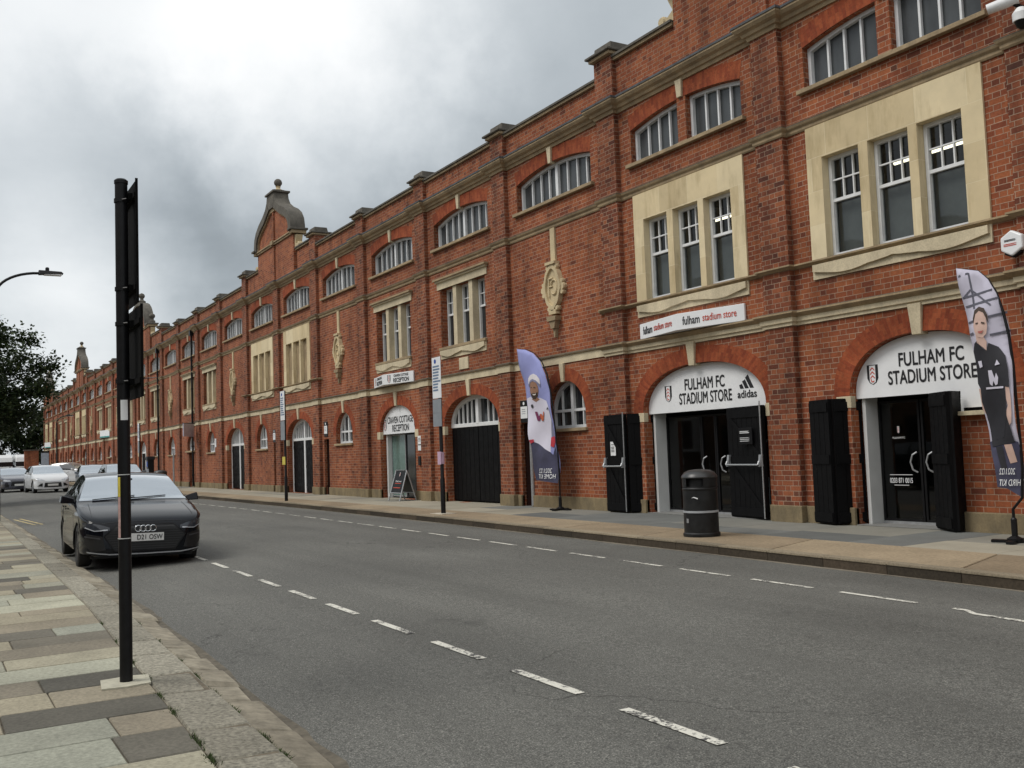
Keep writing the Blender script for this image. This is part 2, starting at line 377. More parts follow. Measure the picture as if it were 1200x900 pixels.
def crest(fr, cx, cy, w, h, parent, off=.004):
    def sh(k): 
        a = w/2*k; b = h/2*k
        return [(cx-a, cy+b), (cx+a, cy+b), (cx+a, cy-b*.35), (cx+a*.62, cy-b*.8), (cx, cy-b), (cx-a*.62, cy-b*.8), (cx-a, cy-b*.35)]
    art('crest', [sh(1)], INK, fr, parent, off)
    art('crest', [[(cx-w*.27, cy+h*.46), (cx+w*.27, cy+h*.46), (cx+w*.27, cy-h*.36), (cx, cy-h*.47), (cx-w*.27, cy-h*.36)]], SIGNW, fr, parent, off+.003)
    P = []
    for k in range(3):      # red zigzag monogram
        y = cy+h*(.28-.2*k)
        P.append([(cx-w*.2, y-h*.09), (cx, y+h*.03), (cx+w*.2, y-h*.09), (cx+w*.2, y-h*.02), (cx, y+h*.1), (cx-w*.2, y-h*.02)])
    P.append([(cx-w*.18, cy-h*.22), (cx-w*.1, cy-h*.22), (cx-w*.06, cy-h*.33), (cx+w*.16, cy-h*.30), (cx+w*.1, cy-h*.38), (cx-w*.12, cy-h*.38)])
    art('crest', P, REDI, fr, parent, off+.006)

# ================================================================ ground, road, pavements
def interp(tab, x):
    for (a, b), (c, d) in zip(tab, tab[1:]):
        if x <= c: return b+(d-b)*(x-a)/(c-a)
    return tab[-1][1]
def kerbY(s): return interp([(-60, 7.4), (-8, 7.75), (5.5, 8.63), (9.85, 8.85), (13.2, 9.0), (18.6, 9.2), (28, 9.36), (42, 9.25), (60, 9.2), (400, 9.2)], s)
def nearY(s): return interp([(-60, .6), (-8, 1.3), (4.4, 1.65), (10.6, 1.88), (28, 2.02), (60, 2.1), (400, 2.1)], s)
def roadz(s, y):
    a, b = nearY(s), kerbY(s); c = (a+b)/2; hw = (b-a)/2
    return -.13+.09*max(0, 1-((y-c)/hw)**2)
def asphalt():
    m = NT('asphalt'); f = m.noise(115, 3, .75); g = m.noise(34, 5, .75); b = m.noise(.35, 5, .55); st = m.noise(.8, 4, .6, stretch=(.12, 1.2, 1))
    c = m.ramp(f, [(.30, (.026, .026, .023)), (.48, (.108, .108, .098)), (.60, (.180, .179, .162)), (.74, (.46, .44, .38))])
    c = m.mix(.75, c, m.ramp(g, [(.3, gray(.5)), (.7, gray(1.45))]), 'MULTIPLY')
    c = m.mix(.7, c, m.ramp(b, [(.3, gray(.72)), (.7, gray(1.2))]), 'MULTIPLY')
    c = m.mix(.6, c, m.ramp(st, [(.35, gray(.74)), (.65, gray(1.15))]), 'MULTIPLY')
    vo = m.n('ShaderNodeTexVoronoi'); vo.inputs['Scale'].default_value = 9; m.lk(m.co(), vo.inputs['Vector'])
    c = m.mix(m.rng(vo.outputs['Distance'], .035, .06, .6, 0), c, (.32, .31, .29))
    v2 = m.n('ShaderNodeTexVoronoi', feature='DISTANCE_TO_EDGE'); v2.inputs['Scale'].default_value = .42; wv = m.n('ShaderNodeVectorMath', operation='ADD'); nn = m.n('ShaderNodeTexNoise'); nn.inputs['Scale'].default_value = 1.6; nn.inputs['Detail'].default_value = 8
    m.lk(m.co(), nn.inputs['Vector']); m.lk(m.co(), wv.inputs[0]); m.lk(nn.outputs['Color'], wv.inputs[1]); m.lk(wv.outputs[0], v2.inputs['Vector'])
    ck = m.mt('MULTIPLY', m.rng(v2.outputs['Distance'], .0, .006, 1, 0), m.rng(m.noise(.22, 3), .53, .60)); c = m.mix(m.mt('MULTIPLY', ck, .75), c, (.025, .024, .022))
    oil = m.rng(m.noise(1.15, 5, .6), .66, .74, 0, .5); c = m.mix(oil, c, (.045, .044, .042))
    m.col(c); m.set(Roughness=m.rng(b, .3, .7, .72, .9), Specular_IOR_Level=.35); m.bump(f, .5, .006); return m.m
ASPH = asphalt()
def worn_paint(name, c):
    m = NT(name); k = m.mt('ADD', m.mt('MULTIPLY', m.noise(38, 5, .7), .6), m.mt('MULTIPLY', m.noise(5, 3), .4))
    m.col(m.mix(m.rng(k, .50, .56), m.mix(.5, c, m.ramp(m.noise(50, 3), [(.3, gray(.75)), (.7, gray(1.1))]), 'MULTIPLY'), (.075, .073, .07))); m.set(Roughness=.75); return m.m
PAINTW = worn_paint('worn_white_road_paint', (.66, .645, .57)); PAINTY = worn_paint('worn_yellow_road_paint', (.6, .48, .22))
gm = MB(); gm.box(-600, 900, -500, 900, -1.0, -.45)
tagit(gm.build('ground', plain('earth', (.10, .09, .06), .95, .3, .2)), kind='structure')
SS = [-40, -20, -8, -2, 0]+[2+i*1.0 for i in range(60)]+[65+i*5 for i in range(15)]
rm = MB(); NY = 12
rows = [[(s, nearY(s)-.35+(kerbY(s)-nearY(s)+.45)*j/NY, roadz(s, nearY(s)-.35+(kerbY(s)-nearY(s)+.45)*j/NY)) for j in range(NY+1)] for s in SS]
for A, B in zip(rows, rows[1:]): rm.quadstrip(A, B)
ro = rm.build('road', ASPH, smooth=True); tagit(ro, kind='structure')
# gutter dust strip beside the far kerb
gt = MB(); GUT = plain('gutter_dust', (.19, .165, .125), .95, .35, 14)
A = [(s, kerbY(s)-.075-.03*math.sin(s*1.7), roadz(s, kerbY(s)-.1)+.004) for s in SS]; B = [(s, kerbY(s)+.02, roadz(s, kerbY(s))+.006) for s in SS]
gt.quadstrip(A, B); tagit(gt.build('road_gutter', GUT, smooth=True), kind='structure')
gt2 = MB(); A = [(s, nearY(s)+.10+.06*math.sin(s*2.3), roadz(s, nearY(s)+.1)+.004) for s in SS]; B = [(s, nearY(s)-.02, -.122) for s in SS]
GUT2 = plain('gutter_grit', (.115, .10, .075), .95, .4, 12)
gt2.quadstrip(A, B); tagit(gt2.build('road_gutter', GUT2, smooth=True), kind='structure')
def dash_strip(m, s0, s1, yf, w=.10):
    n = 6
    L1 = [(s0+(s1-s0)*i/n, yf(s0+(s1-s0)*i/n)) for i in range(n+1)]
    m.quadstrip([(a, b-w/2, roadz(a, b)+.005) for a, b in L1], [(a, b+w/2, roadz(a, b)+.005) for a, b in L1])
mk = MB()
for i in range(-3, 14):
    s0 = 3.57+1.2*i; dash_strip(mk, s0, s0+.78, lambda s: 3.18+.022*(s-3.6), .068)
for i in range(-6, 60):
    s0 = 5.52+1.185*i; dash_strip(mk, s0, s0+.84, lambda s: kerbY(s)-(1.62 if s < 5 else 1.52), .06)
mk.build('road_markings', PAINTW)['kind'] = 'structure'
my = MB()
for dy in (0, .16):
    L1 = [27.6+.5*i for i in range(0, 9)]; f = lambda s: 2.55-dy-.055*(s-27.6)
    my.quadstrip([(q, f(q)-.035, roadz(q, f(q))+.005) for q in L1], [(q, f(q)+.035, roadz(q, f(q))+.005) for q in L1])
my.build('yellow_lines', PAINTY)['kind'] = 'structure'

def slab_mat(name, stops, fine=60, bump=.35, spk=.35, stain=.6):
    m = NT(name); a = m.n('ShaderNodeAttribute'); a.attribute_name = 'tone'
    c = m.ramp(a.outputs['Fac'], stops); c = m.mix(spk, c, m.ramp(m.noise(fine, 5, .7), [(.28, gray(.35)), (.72, gray(1.55))]), 'MULTIPLY')
    c = m.mix(stain, c, m.ramp(m.noise(1.4, 7, .65), [(.3, gray(.68)), (.65, gray(1.1))]), 'MULTIPLY')
    m.col(c); m.set(Roughness=.9, Specular_IOR_Level=.3); m.bump(m.noise(fine, 5, .7), bump, .004); MATS[name] = m.m; return m.m
FLAG = slab_mat('york_flagstone', [(0, (.10, .094, .078)), (.2, (.155, .143, .115)), (.4, (.27, .235, .175)), (.6, (.36, .325, .235)), (.8, (.285, .295, .245)), (1, (.42, .41, .315))], 38, .3, .5, .8)
GRAN = slab_mat('granite_kerb', [(0, (.21, .195, .155)), (1, (.32, .30, .24))], 38, .9, 1.0, .5)
GUTS = slab_mat('worn_kerb_stone', [(0, (.21, .185, .14)), (1, (.36, .325, .25))], 11, 1.0, .6, .95)
def build_slabs(name, blocks, mat, bevel=.008, jitter=.004):
    """blocks: (corner list [(s,y)x4], ztop, thickness, tone)"""
    m = MB(); tones = []
    rnd = random.Random(len(blocks))
    for cs, zt, th, tone in blocks:
        c = [sum(p[0] for p in cs)/4, sum(p[1] for p in cs)/4]
        zs = [zt+rnd.uniform(-jitter, jitter) for _ in cs] if not isinstance(zt, (list, tuple)) else [z+rnd.uniform(-jitter, jitter) for z in zt]
        ins = []
        for (x, y), z in zip(cs, zs):
            d = Vector((c[0]-x, c[1]-y)); l = d.length; d = d/l*bevel*1.4; ins.append((x+d.x, y+d.y, z))
        mid = [(x, y, z-bevel) for (x, y), z in zip(cs, zs)]; bot = [(x, y, z-th) for (x, y), z in zip(cs, zs)]
        k = len(m.f); m.face(ins); m.quadstrip(ins, mid, True); m.quadstrip(mid, bot, True); tones += [tone]*(len(m.f)-k)
    o = m.build(name, mat, merge=False)
    at = o.data.attributes.new('tone', 'FLOAT', 'FACE')
    for i, t in enumerate(tones): at.data[i].value = t
    tagit(o, kind='structure'); return o
def flY(s): return interp([(-60, .2), (-8, .72), (4.4, 1.10), (10.2, 1.33), (28, 1.62), (60, 1.7), (400, 1.7)], s)
def k1Y(s): return flY(s)+interp([(-60, .30), (4.4, .315), (10, .28), (28, .22), (400, .2)], s)
jm = MB(); jm.quadstrip([(s, -14, -.035) for s in SS], [(s, nearY(s)-.02, -.035 if 0 else -.13) for s in SS])
jm2 = MB(); jm2.quadstrip([(s, -14, -.014) for s in SS], [(s, k1Y(s)-.02, -.014) for s in SS])
JOINT = plain('sandy_joint', (.12, .10, .07), .95, .4, 20)
tagit(jm2.build('near_pavement_bed', JOINT), kind='structure')
rnd = random.Random(11); bl = []; s = -3.0
while s < 60:
    d = rnd.choice([.36, .42, .48, .54, .60, .44])*(1 if s < 30 else 1.8); y = -3.2-rnd.random()*.6; s1 = s+d
    far = s > 30
    while True:
        w = rnd.uniform(.42, .95)*(1 if not far else 2); ym0, ym1 = flY(s)-.006, flY(s1)-.006; y2 = y+w; end = False
        if y2 > ym0-.28: y2 = None; end = True
        sk = .03
        a = [(s+.004, y+.004), (s1-.004, y+.004), (s1-.004, (ym1 if end else y2-.004)), (s+.004, (ym0 if end else y2-.004))]
        bl.append((a, 0., .03, min(1, max(0, rnd.gauss(.55, .28)))))
        if end: break
        y = y2
    s = s1
build_slabs('near_pavement', bl, FLAG, .006, .0025)
bl = []; b2 = []; s = -3.
while s < 62:
    l = rnd.uniform(.55, .95); s1 = s+l; g = .006
    bl.append(([(s+g, flY(s)+.004), (s1-g, flY(s1)+.004), (s1-g, k1Y(s1)-.004), (s+g, k1Y(s)-.004)], [0, 0, -.012, -.012], .14, rnd.random())); s = s1
s = -3.
while s < 62:
    l = rnd.uniform(.32, .75); s1 = s+l; g = .011; j = rnd.uniform(-.02, .015)
    b2.append(([(s+g, k1Y(s)+.012), (s1-g, k1Y(s1)+.012), (s1-g, nearY(s1)-.02+j), (s+g, nearY(s)-.02+j+rnd.uniform(-.02, .02))], [-.045+j*.5, -.045, -.08, -.085+j*.6], .12, rnd.random())); s = s1
build_slabs('near_kerb', bl, GRAN, .016, .004); build_slabs('near_kerb_edge_stones', b2, GUTS, .024, .012)
fb = MB(); fb.quadstrip([(s, -14, .002) for s in (60, 137)], [(s, 2.1, .002) for s in (60, 137)]); fb.quadstrip([(s, 2.1, .002) for s in (60, 137)], [(s, 2.1, -.14) for s in (60, 137)])
tagit(fb.build('distant_pavement', plain('distant_paving', (.24, .21, .16), .9, .2, .6)), kind='structure')
# far pavement
def tanY(s): return interp([(-60, 9.9), (0, 10.05), (8, 10.12), (14, 10.32), (20, 10.4), (400, 10.5)], s)
TAN = slab_mat('tan_aggregate_slab', [(0, (.24, .185, .122)), (1, (.34, .27, .18))], 24, .35, .5, .75)
GRY = slab_mat('grey_pavement_slab', [(0, (.115, .12, .115)), (.45, (.17, .175, .165)), (.6, (.30, .275, .215)), (1, (.36, .33, .26))], 60, .2, .25, .55)
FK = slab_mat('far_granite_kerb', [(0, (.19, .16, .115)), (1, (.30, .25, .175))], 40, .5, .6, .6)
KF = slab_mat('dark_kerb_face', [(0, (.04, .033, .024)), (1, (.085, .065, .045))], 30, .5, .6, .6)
bt = []; bg_ = []; bk = []; bf = []
s = -12.
while s < 134:
    l = rnd.uniform(1.9, 2.9); s1 = s+l; dd = -.45
    bt.append(([(s+dd+.01, kerbY(s+dd)+.16), (s1+dd-.01, kerbY(s1+dd)+.16), (s1-.01, tanY(s1)-.01), (s+.01, tanY(s)-.01)], 0., .05, rnd.random()))
    s = s1
s = -12.
while s < 134:
    l = rnd.uniform(.8, 1.7) if s < 40 else 4; s1 = s+l
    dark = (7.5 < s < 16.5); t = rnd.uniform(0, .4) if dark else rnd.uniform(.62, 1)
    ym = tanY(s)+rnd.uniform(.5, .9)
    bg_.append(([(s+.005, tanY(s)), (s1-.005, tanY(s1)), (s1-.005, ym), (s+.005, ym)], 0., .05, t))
    bg_.append(([(s+.005, ym+.01), (s1-.005, ym+.01), (s1-.005, 12.7), (s+.005, 12.7)], 0., .05, rnd.uniform(.45, .62) if rnd.random() < .7 else t)); s = s1
s = -12.
while s < 134:
    l = .91 if s < 60 else 4; s1 = s+l; g = .004
    bk.append(([(s+g, kerbY(s)), (s1-g, kerbY(s1)), (s1-g, kerbY(s1)+.155), (s+g, kerbY(s)+.155)], 0.002, .025, rnd.random()))
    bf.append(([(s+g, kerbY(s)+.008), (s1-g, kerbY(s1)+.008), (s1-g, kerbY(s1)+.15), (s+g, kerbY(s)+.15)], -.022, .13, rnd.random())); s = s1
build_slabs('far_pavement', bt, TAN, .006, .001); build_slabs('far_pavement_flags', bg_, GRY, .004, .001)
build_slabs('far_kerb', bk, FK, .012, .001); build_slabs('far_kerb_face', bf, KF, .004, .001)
fbm = MB(); fbm.quadstrip([(s, kerbY(s)+.02, -.012) for s in SS], [(s, 12.8, -.012) for s in SS]); tagit(fbm.build('far_pavement_bed', JOINT), kind='structure')
# weeds along the kerb joints: uncountable
wd = MB(); rw = random.Random(5)
for i in range(2600):
    u = rw.random()
    if u < .75: 
        s = rw.choice([4.6, 4.62, 4.9, 5.0, 5.6, 5.62, 6.05, 6.6, 6.62, 7.2, 8.1, 9.1])+rw.gauss(0, .05); y = rw.choice([k1Y(s), k1Y(s), k1Y(s), flY(s)])+rw.gauss(0, .012); z = -.04 if y > flY(s)+.1 else 0
    else: s = rw.uniform(12, 34); y = kerbY(s)-.02; z = -.12
    a = rw.uniform(0, 6.28); h = rw.uniform(.004, .016); w = .004; dx, dy = math.cos(a)*w, math.sin(a)*w
    tx, ty = rw.gauss(0, .012), rw.gauss(0, .012)
    wd.face([(s-dx, y-dy, z-.01), (s+dx, y+dy, z-.01), (s+tx, y+ty, z+h)])
tagit(wd.build('kerb_weeds', plain('weed_green', (.05, .075, .02), .9, .5, 40), merge=False), kind='stuff')

# ================================================================ the stand
S0, W, NB = 11.396, 4.5, 27
YP, YW = 12.06, 12.17            # pilaster face, wall face
PW = .60
def ps(k): return S0+k*W         # right (near) corner of pilaster between bay k and k+1
stand = thing('brick_football_stand', 'long red brick football stand with arched openings and curved gables across the road', 'building', (-S0, YP, 0))
def bp(m, name, mats, **k):
    o = m.build(name, mats, None, **k); o.parent = stand; o.matrix_parent_inverse = Matrix.Translation((S0, -YP, 0)); return o
def sub(m, name, mats, par, **k):
    o = m.build(name, mats, None, **k); o.parent = par; return o
GAB = [(0, 1), (6, 7), (12, 14), (19, 20), (25, 26)]
RAISED = {0, 1, 6, 7, 12, 13, 14, 19, 20, 25, 26}
# ground floor kinds / first floor kinds per bay
G0 = 'storeA storeB smallslot bigdoor reception smallslot whitedoor smallslotR whitedoor small squaredoor bigwin small whitedoorS bigwin smallslot squaredoor bigwin small whitedoor small whitedoor small smallslot small small whitedoorS'.split()
F1 = ['S', 'S', 'C', 'W', 'W', 'C', 'B', 'B', 'C', 'Wb', 'Wb', 'C', 'Wb', 'Wb', 'Wb', 'C', 'Wb', 'Wb', 'C', 'B', 'B', 'C', 'Wb', 'Wb', 'C', 'B', 'B']
def clear(k): return ps(k-1)+PW, ps(k)       # clear wall between pilasters
holes_all = []; reveals = MB()
wall = MB()
def wall_panel(s0, s1, z0, z1, holes, depth=.24, y=YW):
    bm = bmesh.new()
    def loop(pts):
        vs = [bm.verts.new((a, y, b)) for a, b in pts]
        return [bm.edges.new((vs[i], vs[(i+1) % len(vs)])) for i in range(len(vs))]
    E = loop([(s0, z0), (s1, z0), (s1, z1), (s0, z1)])
    for h, d in holes: E += loop(h)
    bmesh.ops.triangle_fill(bm, edges=E, use_beauty=True, use_dissolve=False)
    for f in bm.faces: wall.face([tuple(v.co) for v in f.verts])
    bm.free()
    for h, d in holes:
        wall.quadstrip([(a, y, b) for a, b in h], [(a, y+d, b) for a, b in h], True)
def arch_hole(a, b, z0, zs, rise, n=24, p=2.0, kind=ell):
    c, hw = (a+b)/2, (b-a)/2
    return [(a, z0)]+kind(c, hw, zs, rise, n)+[(b, z0)] if kind is seg else [(a, z0)]+ell(c, hw, zs, rise, n, p)+[(b, z0)]
archm = MB()
def voussoirs(c, hw, zs, rise, th, y=YW-.004, n=32, p=2.0, kind='ell', zmax=9):
    prev = None; L = 0; pl = None
    for i in range(n+1):
        if kind == 'ell':
            a = ell(c, hw, zs, rise, n, p)[i]; b = ell(c, hw+th, zs, rise+th, n, p)[i]
        else: a = seg(c, hw, zs, rise, n)[i]; q = seg(c, hw, zs, rise, n)[i]; t = (2*i/n-1); b = (q[0]+t*.07, q[1]+th)
        b = (b[0], min(b[1], zmax))
        if prev is not None:
            dl = math.hypot(b[0]-prev[1][0], b[1]-prev[1][1]); 
            pa, pb = prev
            archm.face([(pa[0], y, pa[1]), (pb[0], y, pb[1]), (b[0], y, b[1]), (a[0], y, a[1])], 0, [(0, L), (th, L), (th, L+dl), (0, L+dl)])
            archm.face([(pa[0], y, pa[1]), (a[0], y, a[1]), (a[0], y+.2, a[1]), (pa[0], y+.2, pa[1])], 0, [(0, L), (0, L+dl), (.2, L+dl), (.2, L)])
            archm.face([(pb[0], y, pb[1]), (b[0], y, b[1]), (b[0], y+.05, b[1]), (pb[0], y+.05, pb[1])], 0, [(0, L), (0, L+dl), (.05, L+dl), (.05, L)])
            L += dl
        prev = (a, b)
def scale_loop(c, hw, zs, rise, w, z0, n=24, p=2.0, kind='ell'):
    """opening outline and the same moved inwards by w; both start/end at the sill"""
    f = (lambda HW, RI: ell(c, HW, zs, RI, n, p)) if kind == 'ell' else (lambda HW, RI: [(x, z) for x, z in seg(c, HW, zs, RI, n)])
    A = [(c-hw, z0)]+f(hw, rise)+[(c+hw, z0)]
    if kind == 'ell': B = [(c-hw+w, z0+w)]+f(hw-w, rise-w)+[(c+hw-w, z0+w)]
    else: B = [(c-hw+w, z0+w)]+[(c+(x-c)*(hw-w)/hw, z-w) for x, z in f(hw, rise)]+[(c+hw-w, z0+w)]
    return A, B
def archz(x, c, hw, zs, rise, kind='ell', p=2.0):
    t = min(1, abs((x-c)/hw)); return zs+rise*((1-t**p)**(1/p) if kind == 'ell' else 1-t*t)
def arched_window(name, c, hw, z0, zs, rise, y, bars, transom=None, fw=.07, mat=WHITE, glass=GLD, kind='ell', par=None, post=None):
    A, B = scale_loop(c, hw, zs, rise, fw, z0, kind=kind)
    m = MB(); m.ring(A, B, y-.05, y+.05, closed=True)
    for b in bars: m.box(b-.016, b+.016, y-.03, y+.02, z0+fw*.9, archz(b, c, hw-fw, zs, rise-fw, kind)-.0 if kind == 'ell' else archz(b, c, hw, zs, rise, kind)-fw)
    if post is not None:
        for b in post: m.box(b-.05, b+.05, y-.04, y+.04, z0+fw*.9, archz(b, c, hw-fw, zs, rise-fw, kind))
    if transom: m.box(c-hw+fw*.9, c+hw-fw*.9, y-.037, y+.03, transom-.03, transom+.03)
    o = bp(m, name, mat, bevel=0)
    g = MB(); g.face([(a, y+.025, b) for a, b in A]); sub(g, 'pane', glass, o, merge=False)
    return o
def stone_block(m, s0, s1, y, z0, z1, mi=0): m.box(s0, s1, y, YW+.02, z0, z1, mi)
room_done = False
class Each:
    def __init__(s, name, mat, bev): s.a = (name, mat, bev)
    def go(s, fn, *k):
        m = MB(); getattr(m, fn)(*k); bp(m, s.a[0], s.a[1], bevel=s.a[2])
    def box(s, *k): s.go('box', *k)
    def hexa(s, *k): s.go('hexa', *k)
sills = Each('window_sill', STONEW, .008); keys = Each('keystone', STONEP, .006); impost = Each('impost_block', STONEP, .006)
def cartouche(c, flip=False):
    m = MB(); y = YW
    m.box(c-.09, c+.09, y-.045, y+.01, 5.50, 6.275)
    m.box(c-.19, c+.19, y-.15, y+.01, 5.44, 5.50); m.box(c-.13, c+.13, y-.10, y+.01, 5.36, 5.44)
    def oval(w, h, lob, cz=4.93, n=40):
        out = []
        for i in range(n):
            t = 2*math.pi*i/n; k = 1+lob*math.cos(4*t)+lob*.7*math.cos(8*t)
            out.append((c+w*math.cos(t)*k, cz+h*math.sin(t)*k))
        return out
    m.prism(oval(.33, .50, .045), y-.07, y+.01)
    O, I = oval(.33, .50, .045), oval(.25, .41, .02); m.ring(O, I, y-.12, y-.069, closed=True)
    for sg in (-1, 1):
        m.lathe((c+sg*.39, y-.10, 4.90), [(.075, 0), (.085, .04), (.075, .11)], 12, axis='y'); m.lathe((c+sg*.37, y-.10, 5.02), [(.05, 0), (.06, .04), (.05, .11)], 10, axis='y'); m.lathe((c+sg*.37, y-.10, 4.78), [(.05, 0), (.06, .04), (.05, .11)], 10, axis='y')
        m.lathe((c+sg*.17, y-.11, 5.38), [(.05, 0), (.065, .04), (.05, .11)], 10, axis='y'); m.lathe((c+sg*.16, y-.11, 4.45), [(.05, 0), (.065, .04), (.05, .11)], 10, axis='y')
    # interlaced monogram in relief
    for (a0, a1, cx, r) in ((20, 340, .06, .13),): m.tube([(c-cx+r*math.cos(R(t)), y-.085, 4.93+r*1.25*math.sin(R(t))) for t in range(a0, a1, 20)], .022, 6)
    m.tube([(c+.14, y-.085, 5.14), (c+.14, y-.085, 4.72)], .022, 6); m.tube([(c+.16, y-.085, 5.13), (c-.02, y-.085, 5.13)], .02, 6); m.tube([(c+.14, y-.085, 4.95), (c, y-.085, 4.95)], .018, 6)
    m.prism([(c-.15, 4.32), (c+.15, 4.32), (c+.13, 4.42), (c-.13, 4.42)], y-.12, y+.01)
    m.prism([(c-.16, 4.17), (c+.16, 4.17), (c+.19, 4.27), (c-.19, 4.27)], y-.16, y+.01, 1)
    m.prism([(c-.07, 4.0), (c+.07, 4.0), (c+.13, 4.17), (c-.13, 4.17)], y-.13, y+.01, 1)
    m.prism([(c-.02, 3.80), (c+.02, 3.80), (c+.05, 4.0), (c-.05, 4.0)], y-.08, y+.01, 1)
    return bp(m, 'carved_cartouche', [STONE, STONEW])
def apron(c, hw, z0, z1):
    m = MB(); n = 28; m.box(c-hw, c+hw, YW-.03, YW+.01, z0, z1)
    def wave(t): # scalloped lower edge
        a = abs(2*t-1); return z0+.035+.10*(.5+.5*math.cos(a*math.pi*1.75))*(1 if a > .28 else .8) if a > .03 else z0+.13
    top = [(c-hw+.03+(2*hw-.06)*i/n, z1-.01) for i in range(n+1)]; bot = [(c-hw+.03+(2*hw-.06)*i/n, wave(i/n)) for i in range(n+1)]
    m.ring(top, bot, YW-.075, YW-.029)
    return bp(m, 'window_apron', STONEP)
def sash(c, hw, z0, z1, y, par, glass=GLC):
    m = MB(); fw = .055
    m.ring([(c-hw, z0), (c-hw, z1), (c+hw, z1), (c+hw, z0)], [(c-hw+fw, z0+fw), (c-hw+fw, z1-fw), (c+hw-fw, z1-fw), (c+hw-fw, z0+fw)], y-.04, y+.04, closed=True)
    zm = z0+(z1-z0)*.56; m.box(c-hw+fw*.8, c+hw-fw*.8, y-.03, y+.02, zm-.025, zm+.025)
    for b in (-.33, .33): m.box(c+b*(hw-fw)-.011, c+b*(hw-fw)+.011, y-.02, y+.015, zm, z1-fw*.8)
    zb = (zm+z1-fw)/2; m.box(c-hw+fw*.8, c+hw-fw*.8, y-.022, y+.016, zb-.011, zb+.011)
    o = bp(m, 'sash_window', WHITE); g = MB(); g.face([(c-hw, y+.02, z0), (c+hw, y+.02, z0), (c+hw, y+.02, z1), (c-hw, y+.02, z1)]); sub(g, 'pane', glass, o, merge=False)
FLOORROOMS = MB(); 
for k in range(NB):
    a, b = clear(k); c = (a+b)/2; holes = []; g0, f1 = G0[k], F1[k]
    # ---- second floor windows
    uc = 9.40 if k == 0 else c
    if g0.startswith('store'):
        for sgn in (-1, 1):
            wc, hw = uc+sgn*.84, .72
            holes.append(([(wc-hw, 6.93)]+[(x, z) for x, z in [(wc-hw+2*hw*i/10, 7.62+.18*(1-((wc-hw+2*hw*i/10-uc)/1.56)**2)) for i in range(11)]]+[(wc+hw, 6.93)], .24))
            m = MB(); fw = .06; ylo = YW+.17
            tp = [(wc-hw+2*hw*i/10, 7.62+.18*(1-((wc-hw+2*hw*i/10-uc)/1.56)**2)) for i in range(11)]
            A = [(wc-hw, 6.93)]+tp+[(wc+hw, 6.93)]; B = [(wc-hw+fw, 6.99)]+[(wc+(x-wc)*(hw-fw)/hw, z-fw) for x, z in tp]+[(wc+hw-fw, 6.99)]
            m.ring(A, B, ylo-.05, ylo+.05, closed=True)
            for q in (-.46, 0, .46): bx = wc+q*hw*.98; m.box(bx-.018, bx+.018, ylo-.03, ylo+.02, 6.96, 7.62+.18*(1-((bx-uc)/1.56)**2)-fw*.9)
            o = bp(m, 'clerestory_window', WHITE); g = MB(); g.face([(x, ylo+.025, z) for x, z in A]); sub(g, 'pane', GLF, o, merge=False)
        voussoirs(uc, 1.56, 7.62, .18, .31, kind='seg', zmax=8.12)
        sills.box(uc-1.66, uc+1.66, YW-.09, YW+.2, 6.86, 6.93)
        keys.hexa([(uc-.06, YW-.05, 7.80), (uc+.06, YW-.05, 7.80), (uc+.06, YW+.1, 7.80), (uc-.06, YW+.1, 7.80), (uc-.09, YW-.06, 8.13), (uc+.09, YW-.06, 8.13), (uc+.09, YW+.1, 8.13), (uc-.09, YW+.1, 8.13)])
    else:
        hw = 1.53; ylo = YW+.19
        A, B = scale_loop(uc, hw, 7.61, .19, .06, 6.93, 16, kind='seg')
        holes.append((A, .26))
        m = MB(); m.ring(A, B, ylo-.05, ylo+.05, closed=True)
        for q in (-.76, -.52, -.27, .22, .45, .70): bx = uc+q*hw; m.box(bx-.018, bx+.018, ylo-.03, ylo+.02, 6.96, archz(bx, uc, hw, 7.61, .19, 'seg')-.055)
        m.box(uc-.05, uc+.05, ylo-.045, ylo+.03, 6.96, 7.745)
        o = bp(m, 'clerestory_window', WHITE); g = MB(); g.face([(x, ylo+.025, z) for x, z in A]); sub(g, 'pane', GLF, o, merge=False)
        voussoirs(uc, hw, 7.61, .19, .31, kind='seg', zmax=8.12)
        sills.box(uc-hw-.12, uc+hw+.10, YW-.09, YW+.2, 6.86, 6.93)
        keys.hexa([(uc-.05, YW-.05, 7.76), (uc+.05, YW-.05, 7.76), (uc+.05, YW+.1, 7.76), (uc-.05, YW+.1, 7.76), (uc-.085, YW-.06, 8.13), (uc+.085, YW-.06, 8.13), (uc+.085, YW+.1, 8.13), (uc-.085, YW+.1, 8.13)])
    # ---- first floor
    if f1 in 'SB':
        fc = 9.43 if k == 0 else c; m = MB()
        ops = [(fc-.985, .35), (fc, .35), (fc+.88+.02, .35)] if f1 == 'S' else [(fc-.86, .36), (fc, .36), (fc+.86, .36)]
        ops = [(fc-.86, .355), (fc, .355), (fc+.88, .355)]
        xs = [fc-1.54]+[v for o_ in ops for v in (o_[0]-o_[1], o_[0]+o_[1])]+[fc+1.54]
        for i in range(0, len(xs), 2): m.box(xs[i], xs[i+1], YW-.035, YW+.24, 4.15, 5.752)
        m.box(xs[0], xs[-1], YW-.035, YW+.24, 5.752, 6.28)
        bp(m, 'stone_surround', ASHLAR)
        holes.append(([(fc-1.5, 4.16), (fc-1.5, 6.25), (fc+1.5, 6.25), (fc+1.5, 4.16)], .02))
        for oc, hw in ops:
            if f1 == 'S': sash(oc, hw-.005, 4.16, 5.75, YW+.15, None)
            else: m = MB(); m.box(oc-hw-.01, oc+hw+.01, YW+.10, YW+.16, 4.15, 5.76); bp(m, 'blind_stone_panel', STONEW)
        apron(fc, 1.54, 3.84, 4.08)
    elif f1[0] == 'W':
